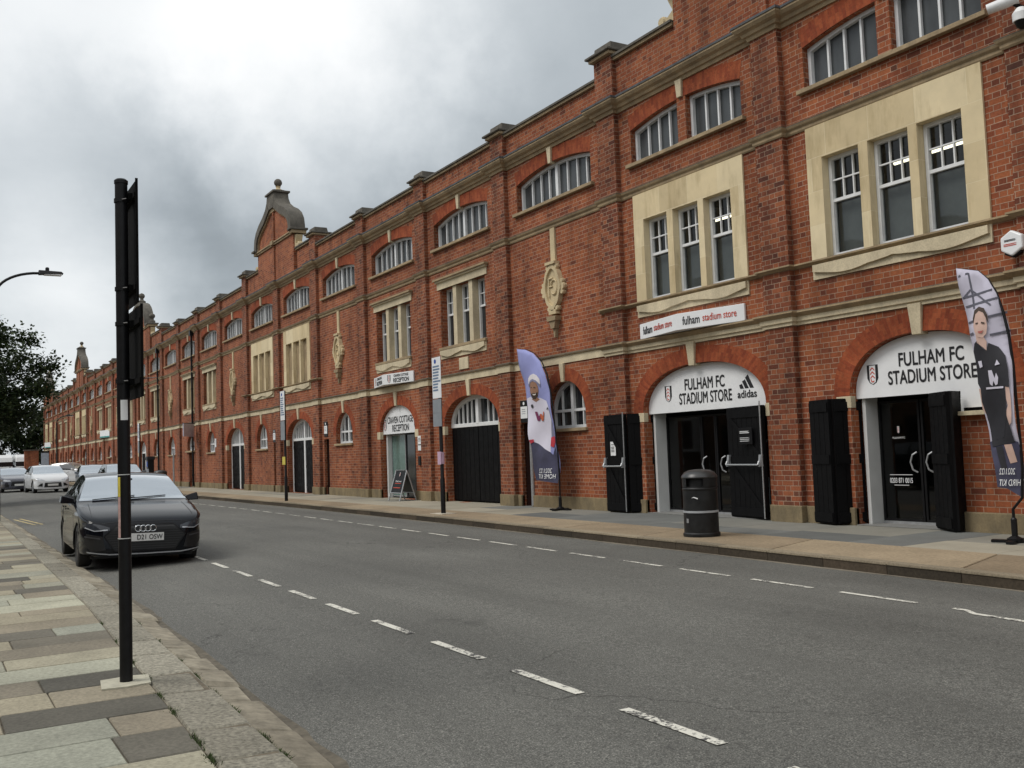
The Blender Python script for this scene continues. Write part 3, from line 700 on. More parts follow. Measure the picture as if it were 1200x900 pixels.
        hw = 1.26; holes.append(([(c-hw, 4.17), (c-hw, 5.78), (c+hw, 5.78), (c+hw, 4.17)], .30))
        m = MB(); m.box(c-1.40, c+1.40, YW-.03, YW+.05, 5.78, 5.97); m.box(c-1.48, c+1.48, YW-.13, YW+.05, 6.02, 6.07, 1); m.box(c-1.43, c+1.43, YW-.08, YW+.05, 5.97, 6.02)
        bp(m, 'window_lintel', [STONEP, STONEW])
        m = MB()
        for q in (-.45, .45): m.box(c+q-.10, c+q+.10, YW+.02, YW+.30, 4.18, 5.80)
        bp(m, 'window_mullion', STONEP)
        for q in (-.905, 0, .905):
            h2 = .345 if q else .35
            if f1 == 'W': sash(c+q, h2, 4.18, 5.78, YW+.24, None, GLD)
            else: m = MB(); m.box(c+q-h2-.01, c+q+h2+.01, YW+.14, YW+.20, 4.18, 5.79); bp(m, 'blind_stone_panel', STONEW)
        sills.box(c-hw-.05, c+hw+.05, YW-.07, YW+.28, 4.10, 4.175); apron(c, 1.27, 3.86, 4.10)
    else: cartouche(c)
    # ---- ground floor
    def key(cc, z0, z1, w=.075): keys.hexa([(cc-w, YW-.04, z0), (cc+w, YW-.04, z0), (cc+w, YW+.12, z0), (cc-w, YW+.12, z0), (cc-w*1.5, YW-.06, z1), (cc+w*1.5, YW-.06, z1), (cc+w*1.5, YW+.1, z1), (cc-w*1.5, YW+.1, z1)])
    if g0 in ('storeA', 'storeB'):
        c0, hw = (9.14, 1.27) if g0 == 'storeA' else (13.83, 1.66); dz = .9
        holes.append((arch_hole(c0-hw, c0+hw, 0, 1.96, .84, 30, 2.25), .38)); voussoirs(c0, hw, 1.96, .84, .30, p=2.25); key(c0 if k == 0 else 13.97, 2.76, 3.2)
        impost.box(c0+hw-.02, c0+hw+.26, YW-.01, YW+.1, 1.78, 1.96); (impost.box(c0-hw-.20, c0-hw+.02, YW-.01, YW+.1, 1.74, 1.96) if k else None)
    elif g0 in ('bigdoor', 'reception', 'whitedoor', 'whitedoorS'):
        hw = {'bigdoor': 1.49, 'reception': 1.28, 'whitedoor': 1.46, 'whitedoorS': 1.3}[g0]; c0 = {3: 22.71, 4: 27.37}.get(k, c-.03)
        holes.append((arch_hole(c0-hw, c0+hw, 0, 2.03, .77, 30, 2.15), .36)); voussoirs(c0, hw, 2.03, .77, .28, p=2.15); key(c0, 2.78, 3.2, .065)
        for q in (-1, 1): impost.box(c0+q*hw-(.02 if q > 0 else .22), c0+q*hw+(.22 if q > 0 else .02), YW-.008, YW+.1, 1.80, 2.03)
        y = YW+.27
        if g0 != 'reception':
            A, B = scale_loop(c0, hw, 2.08, .72, .10, 1.98, p=2.15)
            m = MB(); m.ring(A, B, y-.06, y+.06, closed=True)
            bs = [-.78, -.6, -.42, -.24, .30, .47, .64, .81] if g0 != 'bigdoor' else [-.76, -.57, -.38, .26, .44, .62, .80]
            for q in bs: bx = c0+q*(hw-.1); m.box(bx-.018, bx+.018, y-.03, y+.02, 2.06, archz(bx, c0, hw-.10, 2.08, .62, p=2.15))
            m.box(c0-.075, c0+.075, y-.065, y+.065, (0.0 if g0 != 'bigdoor' else 2.05), 2.72)
            if g0 != 'bigdoor':
                for q in (-1, 1): m.box(c0+q*(hw-.045)-.045, c0+q*(hw-.045)+.045, y-.06, y+.06, 0, 2.0)
                if g0 == 'whitedoorS' and 0: pass
            o = bp(m, 'fanlight', WHITE, bevel=.006); g = MB(); g.face([(x, y+.03, z) for x, z in A]); sub(g, 'pane', GLD, o, merge=False)
            for q in (-1, 1):
                e0, e1 = (.01 if g0 == 'bigdoor' else .08), hw-(.01 if g0 == 'bigdoor' else .09); x0, x1 = sorted((c0+q*e0, c0+q*e1))
                m = MB(); m.box(x0, x1, y-.03, y+.03, .03, 1.985)
                nb = 6
                for i in range(nb): bx = x0+(x1-x0)*(i+.5)/nb; m.box(bx-(x1-x0)/nb*.47, bx+(x1-x0)/nb*.47, y-.042, y-.028, .05, 1.97)
                for zc in (.3, 1.0, 1.75): m.box(x0+.02, x1-.02, y-.055, y-.04, zc-.05, zc+.05) if g0 != 'bigdoor' else None
                bp(m, 'door_leaf', BLACKP)
    elif g0 in ('smallslot', 'smallslotR', 'small', 'bigwin'):
        c0 = {'smallslot': c-.22, 'smallslotR': c+.27, 'small': c-.1, 'bigwin': c}[g0]; hw = .76 if g0 != 'bigwin' else .85
        holes.append((arch_hole(c0-hw, c0+hw, 1.76, 2.07, .74, 24), .24)); voussoirs(c0, hw, 2.07, .74, .28); key(c0 if k > 2 else 18.28, 2.79, 3.2, .055)
        arched_window('arched_window', c0, hw, 1.76, 2.07, .74, YW+.20, [c0-.42, c0+.40], 2.16, post=[c0-.02])
        sills.box(c0-hw-.06, c0+hw+.06, YW-.07, YW+.2, 1.69, 1.76)
        if 'slot' in g0:
            x0, x1 = (b-.70, b-.20) if g0 == 'smallslot' else (a+.15, a+.62)
            holes.append(([(x0, 0), (x0, 1.95), (x1, 1.95), (x1, 0)], .12))
            m = MB(); m.box(x0-.05, x0, YW+.10, YW+1.6, 0, 1.95); m.box(x1, x1+.05, YW+.10, YW+1.6, 0, 1.95); m.box(x0, x1, YW+.11, YW+1.6, 1.95, 2.0); bp(m, 'passage_lining', SLOTB)  # passage sides and top, with the shade put into their brick colour
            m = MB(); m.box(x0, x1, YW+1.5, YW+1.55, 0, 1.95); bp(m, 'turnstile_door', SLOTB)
    elif g0 == 'squaredoor':
        c0 = c-.25; holes.append((arch_hole(c0-.8, c0+.8, 1.92, 2.35, .42, 20, kind=seg), .24)); voussoirs(c0, .8, 2.35, .42, .28, kind='seg')
        arched_window('arched_window', c0, .8, 1.92, 2.35, .42, YW+.19, [c0-.5, c0-.22, c0+.25, c0+.52], None, kind='seg', post=[c0])
        sills.box(c0-.95, c0+.95, YW-.10, YW+.2, 1.83, 1.92)
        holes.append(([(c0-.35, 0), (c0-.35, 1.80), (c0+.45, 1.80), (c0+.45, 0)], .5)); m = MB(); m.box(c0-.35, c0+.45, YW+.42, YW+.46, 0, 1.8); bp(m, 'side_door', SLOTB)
    wall_panel(a, b, 0, 8.2, holes)
# end panel beyond the nearest pilaster and the stand's body
wall_panel(-3.0, ps(-1), 0, 8.2, [])
END = ps(26)+PW
body = MB(); body.box(-3.0, END, YW+4.5, YW+14, 0, 9.0); body.face([(-3.0, YW, 0), (-3.0, YW+5, 0), (-3.0, YW+5, 9.0), (-3.0, YW, 9.0)]); body.face([(END, YW, 0), (END, YW+5, 0), (END, YW+5, 9.0), (END, YW, 9.0)])
bp(body, 'rear_wall', BRICK)
rf = MB(); rf.face([(-3, YW+.3, 8.7), (END, YW+.3, 8.7), (END, YW+14, 9.05), (-3, YW+14, 9.05)]); bp(rf, 'roof', LEAD)
# back lining so that nothing shows through glass
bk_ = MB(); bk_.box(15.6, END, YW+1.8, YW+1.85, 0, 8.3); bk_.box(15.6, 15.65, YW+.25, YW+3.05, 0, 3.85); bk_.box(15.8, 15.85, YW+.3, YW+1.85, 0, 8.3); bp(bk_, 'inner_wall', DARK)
# pilasters, piers
plm = []
def pier_top(k): return 9.33 if (k in RAISED or k+1 in RAISED) else 9.0
for k in range(-1, NB):
    m = MB(); s0 = ps(k); s1 = s0+PW; yb = YW+.05
    m.box(s0, s1, YP, yb, 0, 8.13); zt = pier_top(k)
    incl = k in (6, 13-1, 13, 19, 25, 0)   # under a gable: no cap
    (m.box(s0, s1, YP, YW+.3, 8.3, zt) if not incl else None)
    bp(m, 'pilaster', BRICKP)
    m = MB(); m.box(s0-.03, s1+.03, YP-.045, yb, -.01, .27); bp(m, 'pilaster_plinth', PLINTH, bevel=.012)
    if not incl:
        m = MB(); m.box(s0-.06, s1+.06, YP-.10, YW+.46, zt, zt+.07); m.box(s0-.11, s1+.11, YP-.16, YW+.52, zt+.07, zt+.12, 1)
        m.hexa([(s0+.0, YP, zt+.12), (s1, YP, zt+.12), (s1, YW+.42, zt+.12), (s0, YW+.42, zt+.12), (s0+.02, YP+.02, zt+.30), (s1-.02, YP+.02, zt+.30), (s1-.02, YW+.38, zt+.30), (s0+.02, YW+.38, zt+.30)], 1)
        bp(m, 'pier_cap', [STONEW, STONEC], bevel=.012)
# plinth along the clear walls, broken by doors
pm = Each('plinth', PLINTH, .012)
for k in range(NB):
    a, b = clear(k); g0 = G0[k]; c = (a+b)/2; gaps = []
    if g0 == 'storeA': gaps = [(8.62, 10.41)]
    elif g0 == 'storeB': gaps = [(12.17, 15.49)]
    elif 'slot' in g0: gaps = [(b-.70, b-.20) if g0 == 'smallslot' else (a+.15, a+.62)]
    elif g0 in ('bigdoor', 'reception', 'whitedoor', 'whitedoorS'):
        hw = {'bigdoor': 1.49, 'reception': 1.28, 'whitedoor': 1.46, 'whitedoorS': 1.3}[g0]; c0 = {3: 22.71, 4: 27.37}.get(k, c-.03); gaps = [(c0-hw, c0+hw)]
    elif g0 == 'squaredoor': gaps = [(c-.6, c+.2)]
    x = a+.03
    for g1, g2 in gaps+[(b-.03, b)]:
        if g1 > x+.02: pm.box(x, g1, YW-.045, YW+.06, -.01, .265)
        x = g2
pm.box(-3, ps(-1)-.03, YW-.045, YW+.06, -.01, .265)
bp(wall, 'brick_wall', BRICK, merge=False); 
bp(archm, 'brick_arches', ARCHB, merge=False)
# mouldings following the pilasters
def course(name, prof, s_from, s_to, mats, mi=None, under=True):
    """prof: list of (projection, z) from bottom to top"""
    m = MB(); path = [(s_from, YW, 0)]
    for k in range(-1, NB):
        a_, b_ = ps(k), ps(k)+PW
        if a_ < s_from-.01 or b_ > s_to+.01: continue
        path += [(a_, YW, -1), (a_, YP, -1), (b_, YP, 1), (b_, YW, 1)]
    path.append((s_to, YW, 0))
    full = [(-.02, prof[0][1])]+list(prof)+[(-.02, prof[-1][1])]
    lines = [[(s+sg*p, y-p, z) for s, y, sg in path] for p, z in full]
    for i, (A, B) in enumerate(zip(lines, lines[1:])):
        for j in range(len(A)-1): m.face([A[j], A[j+1], B[j+1], B[j]], (mi[i] if mi else 0))
    for e in (0, -1): m.face([L_[e] for L_ in lines])
    return bp(m, name, mats)
E_ = END
course('cornice', [(.03, 8.10), (.05, 8.16), (.09, 8.17), (.11, 8.22), (.17, 8.25), (.21, 8.30), (.21, 8.335), (.225, 8.335), (.225, 8.375), (.02, 8.42)], -3, E_, [STONEW, LEAD], [0, 0, 0, 0, 0, 0, 0, 1, 1, 1, 1])
course('upper_string_course', [(.02, 6.275), (.035, 6.30), (.035, 6.34), (.07, 6.37), (.085, 6.40), (.085, 6.42), (.02, 6.45)], -3, E_, [STONEW, STONED], [0, 0, 0, 0, 0, 1, 1, 1])
def band(name, s0, s1, ab):
    if ab: course(name, [(.03, 3.17), (.03, 3.22), (.06, 3.23), (.06, 3.30), (.11, 3.335), (.14, 3.36), (.14, 3.385), (.02, 3.42)], s0, s1, [STONEP, STONED, STONEW], [0, 0, 0, 0, 2, 2, 2, 1, 1])
    else: course(name, [(.025, 3.20), (.025, 3.36), (.065, 3.375), (.065, 3.40), (.01, 3.43)], s0, s1, [STONEP, STONED, STONEW], [0, 0, 2, 1, 1, 1])
band('lower_string_course', -3, ps(1)+PW+.15, True); band('lower_string_course', ps(1)+PW+.15, E_, False)
for g in [(0, 1), (6, 7), (19, 20), (25, 26)]:
    course('sill_string', [(.02, 4.08), (.05, 4.10), (.09, 4.12), (.09, 4.145), (.0, 4.165)], max(-3, ps(g[0]-1)-.2), min(END, ps(g[1])+PW+.25), [STONEW, STONED], [0, 0, 0, 0, 1, 1])
# parapet and gables
def parapet(s0, s1, z): 
    par = MB(); cop = MB(); par.box(s0, s1, YW, YW+.25, 8.3, z-.06)
    cop.box(s0, s1, YW-.07, YW+.32, z-.06, z+.0, 0); cop.box(s0, s1, YW-.11, YW+.36, z, z+.045, 1)
    bp(par, 'parapet', BRICK); bp(cop, 'parapet_coping', [STONEW, STONEC])
GC = {0: (S0+.2, 2.42), 6: (ps(6)+.2, 2.42), 12: ((ps(12)+ps(13)+PW)/2, 3.6), 19: (ps(19)+.2, 2.42), 25: (ps(25)+.2, 2.42)}
for k in range(NB):
    a, b = clear(k); z = 9.27 if k in RAISED else 8.98
    segs = [(a, b)]
    for g in GC.values():
        lo, hi = g[0]-g[1], g[0]+g[1]; ns = []
        for x, y in segs:
            if hi <= x or lo >= y: ns.append((x, y)); continue
            if x < lo: ns.append((x, lo))
            if hi < y: ns.append((hi, y))
        segs = ns
    for x, y in segs:
        if y-x > .02: parapet(x, y, z)
parapet(-3, ps(-1), 8.98)
def gable(c, hw, dome=False):
    top = thing('x', None, None) if 0 else None
    # half outline (dx, z) of the outer coping edge, bottom to top
    if not dome:
        prof = [(2.42, 9.99), (2.42, 10.2), (2.34, 10.5), (2.10, 10.78), (1.68, 11.02), (1.15, 11.22), (.74, 11.44), (.53, 11.68), (.46, 11.93)]
        pk = (0, 11.97); tk = .30
    else:
        prof = [(3.6, 9.99), (3.6, 10.1), (2.6, 10.15), (2.55, 10.5), (2.3, 10.95), (1.9, 11.3), (1.3, 11.6), (.6, 11.78)]; pk = (0, 11.84); tk = .2
    Y0, Y1 = YP, YW+.28
    out = [(c-x, z) for x, z in prof]+[(c, pk[1])]+[(c+x, z) for x, z in prof[::-1]]
    o2 = []
    for i, (x, z) in enumerate(out):
        a_ = out[max(i-1, 0)]; b_ = out[min(i+1, len(out)-1)]; d = Vector((b_[0]-a_[0], b_[1]-a_[1])); d = d/max(d.length, 1e-6)
        qx, qz = x+d.y*tk, max(9.99, z-d.x*tk)
        qx = min(qx, c-.02) if x < c else (max(qx, c+.02) if x > c else c)
        if x == c: qz = z-.62 if not dome else z-tk
        o2.append((qx, min(qz, (pk[1]-.62 if not dome else 99) if abs(x-c) < .8 else 99)))
    low = [(c-hw+.1, 8.38), (c-hw+.1, 9.98)]+o2+[(c+hw-.1, 9.98), (c+hw-.1, 8.38)]
    m = MB(); m.prism(low, Y0, Y1-.05)
    m.box(c-.07, c+.07, Y0-.06, Y0+.01, 8.38, (11.2 if not dome else 11.3)); bp(m, 'gable', BRICK, merge=False)
    m = MB(); m.ring(out, o2, Y0-.14, Y1+.06, 0)
    i2 = [(x+(xx-x)*1.22, z+(zz-z)*1.22) for (x, z), (xx, zz) in zip(out, o2)]; m.ring([(x+(xx-x)*.97, z+(zz-z)*.97) for (x, z), (xx, zz) in zip(out, o2)], i2, Y0-.07, Y0+.02, 1)
    bp(m, 'gable_coping', [STONEC, STONEW], smooth='auto', merge=True)
    m = MB(); m.box(c-hw-.02, c+hw+.02, Y0-.10, Y1+.06, 9.93, 9.988); m.box(c-hw+.02, c+hw-.02, Y0-.06, Y1, 9.86, 9.93)
    for sg in (-1, 1):
        x = c+sg*(hw-.02); m.box(x-.2, x+.2, Y0-.2, Y1+.12, 9.99, 10.07, 1); m.box(x-.14, x+.14, Y0-.12, Y1+.07, 9.86, 9.985)
    m.box(c-.16, c+.16, Y0-.15, Y0, 9.86, 10.03)
    bp(m, 'gable_string', [STONEW, STONEC], bevel=.01)
    hw -= .1
    for sg in (-1, 1):
        m = MB()      # carved scroll bracket at the foot
        P = [(0, 9.84), (.24, 9.80), (.17, 9.66), (.08, 9.50), (.22, 9.42), (.44, 9.40), (.52, 9.30), (0, 9.30)]
        m.prism([(c+sg*(hw+x), z) for x, z in P], Y0+.06, Y1-.08); m.lathe((c+sg*(hw+.40), Y0+.03, 9.38), [(.08, 0), (.11, .04), (.11, .26), (.08, .3)], 14, axis='y')
        bp(m, 'scroll_bracket', STONE)
    m = MB(); ym = (Y0+Y1)/2
    if not dome:
        m.box(c-.55, c+.55, Y0-.2, Y1+.12, 11.93, 12.0); m.hexa([(c-.36, Y0-.14, 12.0), (c+.36, Y0-.14, 12.0), (c+.36, Y1+.06, 12.0), (c-.36, Y1+.06, 12.0), (c-.24, Y0-.05, 12.1), (c+.24, Y0-.05, 12.1), (c+.24, Y1-.03, 12.1), (c-.24, Y1-.03, 12.1)])
        m.lathe((c, ym, 12.1), [(.18, 0), (.18, .04), (.10, .07), (.08, .14), (.11, .18), (.07, .2)], 16, 1)
        m.lathe((c, ym, 12.29), [(.05, 0), (.11, .03), (.155, .09), (.165, .15), (.14, .23), (.08, .29), (.0, .31)], 18, 0)
    else:
        for sg in (-1, 1): m.lathe((c+sg*3.3, ym, 10.1), [(.2, 0), (.2, .15), (.1, .2), (.09, .28), (.17, .36), (.2, .46), (.15, .56), (.0, .63)], 16, 0)
        m.lathe((c, ym, 11.84), [(.25, 0), (.25, .12), (.12, .2), (.1, .3), (.17, .38), (.2, .48), (.15, .6), (.0, .68)], 16, 0)
    bp(m, 'finial', [STONEC, STONE], smooth='auto')
for k, (c, hw) in GC.items(): gable(c, hw, k == 12)
# downpipes
def downpipe(s, y, z0=.05, z1=8.1):
    m = MB(); m.tube([(s, y, z0), (s, y, z1)], .055, 10)
    for z in [.6+i*1.5 for i in range(5)]: m.tube([(s, y, z), (s, y, z+.08)], .07, 10)
    m.box(s-.13, s+.13, y-.1, y+.12, z1-.15, z1+.12); bp(m, 'downpipe', BLACKM)
for s in (53.3, 62.2, 93.0): downpipe(s, YW-.10)
dp = MB(); dp.tube([(19.72-.02, YW-.02, .03), (19.72-.02, YW-.02, 2.0)], .045, 10); bp(dp, 'downpipe', STEEL)
# upper offices behind the sash windows of the first two bays
rm_ = MB()
rm_.box(7.55, 15.7, YW+2.6, YW+2.65, 3.9, 6.4); rm_.box(7.55, 15.7, YW+.3, YW+2.65, 3.9, 3.95); rm_.box(7.55, 15.7, YW+.3, YW+2.65, 6.35, 6.4); rm_.box(7.5, 7.55, YW+.3, YW+2.65, 3.9, 6.4); rm_.box(15.7, 15.75, YW+.3, YW+2.65, 3.9, 6.4); rm_.box(11.6, 11.65, YW+.3, YW+2.65, 3.95, 6.35)
bp(rm_, 'office_walls', ROOMG)
bl_ = MB(); 
for fc in (9.43, c if 0 else 13.95):
    for q in (-.86, 0, .88): bl_.box(fc+q-.33, fc+q+.33, YW+.26, YW+.262, 4.17, 5.02)
bp(bl_, 'window_film', plain('grey_window_film', (.16, .165, .16), .5, .25, 1.5))
for s_, l_ in ((9.6, 1.5), (8.2, 1.2), (13.9, 1.4)):
    m = MB(); m.tube([(s_-l_/2, YW+1.3, 5.72), (s_+l_/2, YW+1.3, 5.72)], .035, 8); bp(m, 'ceiling_tube_light', TUBE)
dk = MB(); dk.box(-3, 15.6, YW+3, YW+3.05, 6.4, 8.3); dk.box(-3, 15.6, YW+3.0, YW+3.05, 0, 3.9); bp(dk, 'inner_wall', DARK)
# PART2

# ================================================================ signs, doors, shop fronts
def wpt(s, y, z): return Vector((-s, y, z))
FW = FR((0, YW+.10, 0), (1, 0, 0))      # frame on the arch sign plane: x = -s
def arch_sign(name, label, c0, hw, zs, rise, zb, y, p=2.2, extra=None, cut=None):
    e = thing(name, label, 'sign', (-c0, y, zb)); iv = Matrix.Translation((c0, -y, -zb))
    m = MB(); hw2 = hw-.01
    L_ = [(c0-hw2, zb)]+ell(c0, hw2, zs, rise-.01, 30, p)+[(c0+hw2, zb)]
    if cut: L_ = [(c0-hw2, cut[1])]+ell(c0, hw2, zs, rise-.01, 30, p)+[(c0+hw2, zb), (cut[0], zb), (cut[0], cut[1])]
    m.prism(L_, y, y+.05); o = m.build('sign_panel', SIGNW); o.parent = e; o.matrix_parent_inverse = iv
    return e, iv
def adopt(e, iv, before):
    for o in bpy.data.objects:
        if o not in before and o is not e and o.parent is None: o.parent = e; o.matrix_parent_inverse = iv
def snap(): return set(bpy.data.objects)
# --- store B sign
y = YW+.13
e, iv = arch_sign('shop_sign', 'white arched shop sign with three-stripe logo above the door behind the litter bin', 13.83, 1.66, 1.96, .84, 1.93, y, 2.25)
bf_ = snap(); fr = FR((-13.83, y, 0), (1, 0, 0))
text('lettering', 'FULHAM FC', 1.08, .205, INK, fr, None, 0, 2.43, bold=.018); text('lettering', 'STADIUM STORE', 1.42, .205, INK, fr, None, .0, 2.17, bold=.018)
crest(fr, -1.03, 2.29, .20, .31, None)
bars = []
for i, (x, h) in enumerate(((0, .085), (.12, .16), (.24, .24))): bars.append([(.93+x, 2.25), (1.02+x, 2.25), (1.02+x-h*.55+.0, 2.25+h), (.93+x-h*.55+.0+.02, 2.25+h*.78)])
art('logo', bars, INK, fr, None); text('lettering', 'adidas', .46, .13, INK, fr, None, 1.09, 2.155, bold=.02)
adopt(e, iv, bf_)
# --- store A sign
e, iv = arch_sign('shop_sign', 'white arched shop sign half hidden by the women\'s kit feather flag at the right', 9.14, 1.27, 1.96, .84, 1.68, y, 2.25, cut=None)
for ch in list(e.children): bpy.data.objects.remove(ch)
m = MB(); L_ = [(9.14-1.26, 1.68)]+ell(9.14, 1.26, 1.96, .83, 30, 2.25)+[(9.14+1.26, 1.915), (8.62, 1.915), (8.62, 1.68)]
m.prism(L_, y, y+.05); o = m.build('sign_panel', SIGNW); o.parent = e; o.matrix_parent_inverse = iv
bf_ = snap(); fr = FR((-9.14, y, 0), (1, 0, 0))
text('lettering', 'FULHAM FC', 1.06, .195, INK, fr, None, .08, 2.44, bold=.018); text('lettering', 'STADIUM STORE', 1.44, .195, INK, fr, None, .07, 2.185, bold=.018)
crest(fr, -.93, 2.26, .20, .30, None)
adopt(e, iv, bf_)
# --- reception sign
y2 = YW+.10
e, iv = arch_sign('reception_sign', 'white arched reception sign with a small crest at each end over the glass entrance', 27.37, 1.28, 2.03, .77, 1.95, y2, 2.15)
bf_ = snap(); fr = FR((-27.37, y2, 0), (1, 0, 0))
text('lettering', 'CRAVEN COTTAGE', 1.85, .20, INK, fr, None, .02, 2.37, bold=.015); text('lettering', 'RECEPTION', 1.2, .20, INK, fr, None, .05, 2.12, bold=.015)
crest(fr, -1.10, 2.22, .2, .34, None); crest(fr, 1.12, 2.22, .2, .34, None)
adopt(e, iv, bf_)
# --- projecting wedge signs
def wedge(name, label, c0, hw, pj, z0, z1, body):
    e = thing(name, label, 'sign', (-c0, YW, z0)); iv = Matrix.Translation((c0, -YW, -z0)); bf_ = snap()
    m = MB(); m.prismz([(c0-hw, YW-.01), (c0+hw, YW-.01), (c0+hw, YW-.05), (c0, YW-pj), (c0-hw, YW-.05)], z0, z1); m.build('sign_case', SIGNW, bevel=.006)
    for sg in (1, -1):      # sg=1: left face (larger s)
        A = Vector((-(c0+hw), YW-.05, (z0+z1)/2)); B = Vector((-c0, YW-pj, (z0+z1)/2))
        if sg < 0: A, B = B, Vector((-(c0-hw), YW-.05, (z0+z1)/2))
        u = (B-A); Lw = u.length; fr = FR((A+B)/2, u); body(fr, Lw, z1-z0)
    adopt(e, iv, bf_)
def b1(fr, Lw, H):
    text('lettering', 'fulham', .38, .15, INK, fr, None, -.40, .005, bold=.012); text('lettering', 'stadium store', .72, .125, REDI, fr, None, .22, .012, bold=.006)
wedge('wedge_sign', 'white wedge-shaped sign with black and red lower-case words above the second shop arch', 13.97, 1.45, .35, 3.40, 3.70, b1)
def b2(fr, Lw, H):
    crest(fr, -.45, .0, .15, .24, None); text('lettering', 'CRAVEN COTTAGE', .72, .075, INK, fr, None, .15, .08, bold=.01); text('lettering', 'RECEPTION', .76, .12, INK, fr, None, .15, -.055, bold=.02)
wedge('wedge_sign', 'white wedge-shaped sign reading craven cottage reception above the reception arch', 27.45, 1.45, .36, 3.41, 3.72, b2)

# --- shop doorways (parts of the stand)
def slab(m, a, b, th, z0, z1, mi=0):      # upright board between plan points a,b (s,y)
    d = Vector((b[0]-a[0], b[1]-a[1])).normalized(); n = Vector((-d.y, d.x))*th/2
    m.prismz([(a[0]-n.x, a[1]-n.y), (b[0]-n.x, b[1]-n.y), (b[0]+n.x, b[1]+n.y), (a[0]+n.x, a[1]+n.y)], z0, z1, mi)
def ledged(name, a, b, z1, side=-1, brace=True):
    m = MB(); slab(m, a, b, .045, .02, z1)
    d = Vector((b[0]-a[0], b[1]-a[1])); Lh = d.length; d.normalize(); n = Vector((-d.y, d.x))*side
    def P(t, o, z): return (a[0]+d.x*t+n.x*o, a[1]+d.y*t+n.y*o, z)
    nb = max(3, round(Lh/.14))
    for i in range(nb):
        t0, t1 = Lh*i/nb+.004, Lh*(i+1)/nb-.004
        m.hexa([P(t0, .02, .03), P(t1, .02, .03), P(t1, .034, .03), P(t0, .034, .03), P(t0, .02, z1-.01), P(t1, .02, z1-.01), P(t1, .034, z1-.01), P(t0, .034, z1-.01)])
    for zc in (.12, z1*.52, z1-.12):
        m.hexa([P(.02, .034, zc-.07), P(Lh-.02, .034, zc-.07), P(Lh-.02, .052, zc-.07), P(.02, .052, zc-.07), P(.02, .034, zc+.07), P(Lh-.02, .034, zc+.07), P(Lh-.02, .052, zc+.07), P(.02, .052, zc+.07)])
    if brace:
        for z0_, z2_ in ((.19, z1*.52-.07), (z1*.52+.07, z1-.19)):
            m.hexa([P(.03, .034, z0_), P(.15, .034, z0_), P(.15, .05, z0_), P(.03, .05, z0_), P(Lh-.15, .034, z2_), P(Lh-.03, .034, z2_), P(Lh-.03, .05, z2_), P(Lh-.15, .05, z2_)])
    o = bp(m, name, BLACKP)
    return o, P, Lh
def panic_bar(P, Lh, par):
    m = MB(); t0, t1 = .05, Lh-.05
    m.tube([P(t0, .13, .93), P(t1, .13, .93)], .016, 8); 
    for t in (t0, t1):
        m.hexa([P(t-.03, .034, .90), P(t+.03, .034, .90), P(t+.03, .11, .90), P(t-.03, .11, .90), P(t-.03, .034, 1.10), P(t+.03, .034, 1.10), P(t+.03, .08, 1.10), P(t-.03, .08, 1.10)])
        m.tube([P(t, .10, .99), P(t, .13, .93)], .018, 8)
    m.tube([P(.02, .06, .03), P(.02, .06, 2.0)], .012, 6)
    o = sub(m, 'panic_bar', STEEL, par); o.matrix_parent_inverse = Matrix.Identity(4); return o
# bay B
o, P, Lh = ledged('door_leaf', (15.80, 11.96), (16.52, 11.98), 1.96, -1); q = panic_bar(P, Lh, o)
o, P, Lh = ledged('door_leaf', (15.78, 11.98), (15.50, 12.42), 1.96, 1, False)
o, P, Lh = ledged('door_leaf', (12.19, 12.11), (13.22, 12.28), 1.93, -1); panic_bar(P, Lh, o)
# bay A
o, P, Lh = ledged('door_leaf', (10.62, 11.95), (11.12, 12.08), 1.93, -1, False)
o, P, Lh = ledged('door_leaf', (10.60, 11.97), (10.42, 12.40), 1.93, 1, False)
o, P, Lh = ledged('door_leaf', (8.56, 11.93), (9.02, 12.20), 1.91, -1, False); 
o, P, Lh = ledged('door_leaf', (8.60, 12.20), (8.54, 11.95), 1.91, 1, False)
def lobby(x0, x1, door0, jw=.0):
    """white jambs, ceiling and floor of the recessed shop entrance"""
    m = MB(); m.box(x1-.12, x1-.06, YW+.19, YW+.47, 0, 1.93); bp(m, 'white_jamb', WHITEO)
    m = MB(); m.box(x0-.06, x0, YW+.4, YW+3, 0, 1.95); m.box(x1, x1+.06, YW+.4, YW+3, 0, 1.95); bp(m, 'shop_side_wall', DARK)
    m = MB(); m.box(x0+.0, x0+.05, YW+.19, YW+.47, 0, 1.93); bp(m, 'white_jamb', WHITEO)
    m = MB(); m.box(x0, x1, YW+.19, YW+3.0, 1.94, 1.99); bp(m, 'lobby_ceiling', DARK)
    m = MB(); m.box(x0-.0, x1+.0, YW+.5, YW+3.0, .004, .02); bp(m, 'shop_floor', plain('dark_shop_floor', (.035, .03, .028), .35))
    m = MB(); m.box(x0, x1, YW-.02, YW+.5, .003, .012); bp(m, 'door_threshold', GRY if 0 else plain('grey_threshold', (.2, .2, .19), .8))
    m = MB(); m.box(x0+.05, x1-.12, YW+.45, YW+.50, .012, .05); bp(m, 'door_rail', STEEL)
lobby(12.17, 15.49, 0); lobby(8.62, 10.41, 0)
BRR = BRICK
m = MB(); m.box(7.87, 8.60, YW+.06, YW+.3, 0, 1.58); bp(m, 'infill_brick_wall', BRICK)
m = MB(); m.box(7.80, 8.56, YW-.05, YW+.3, 1.57, 1.63); bp(m, 'infill_sill', STONEP, bevel=.006)
m = MB(); m.box(7.87, 8.60, YW+.15, YW+.3, 1.63, 1.69); bp(m, 'infill_head', BLACKP)
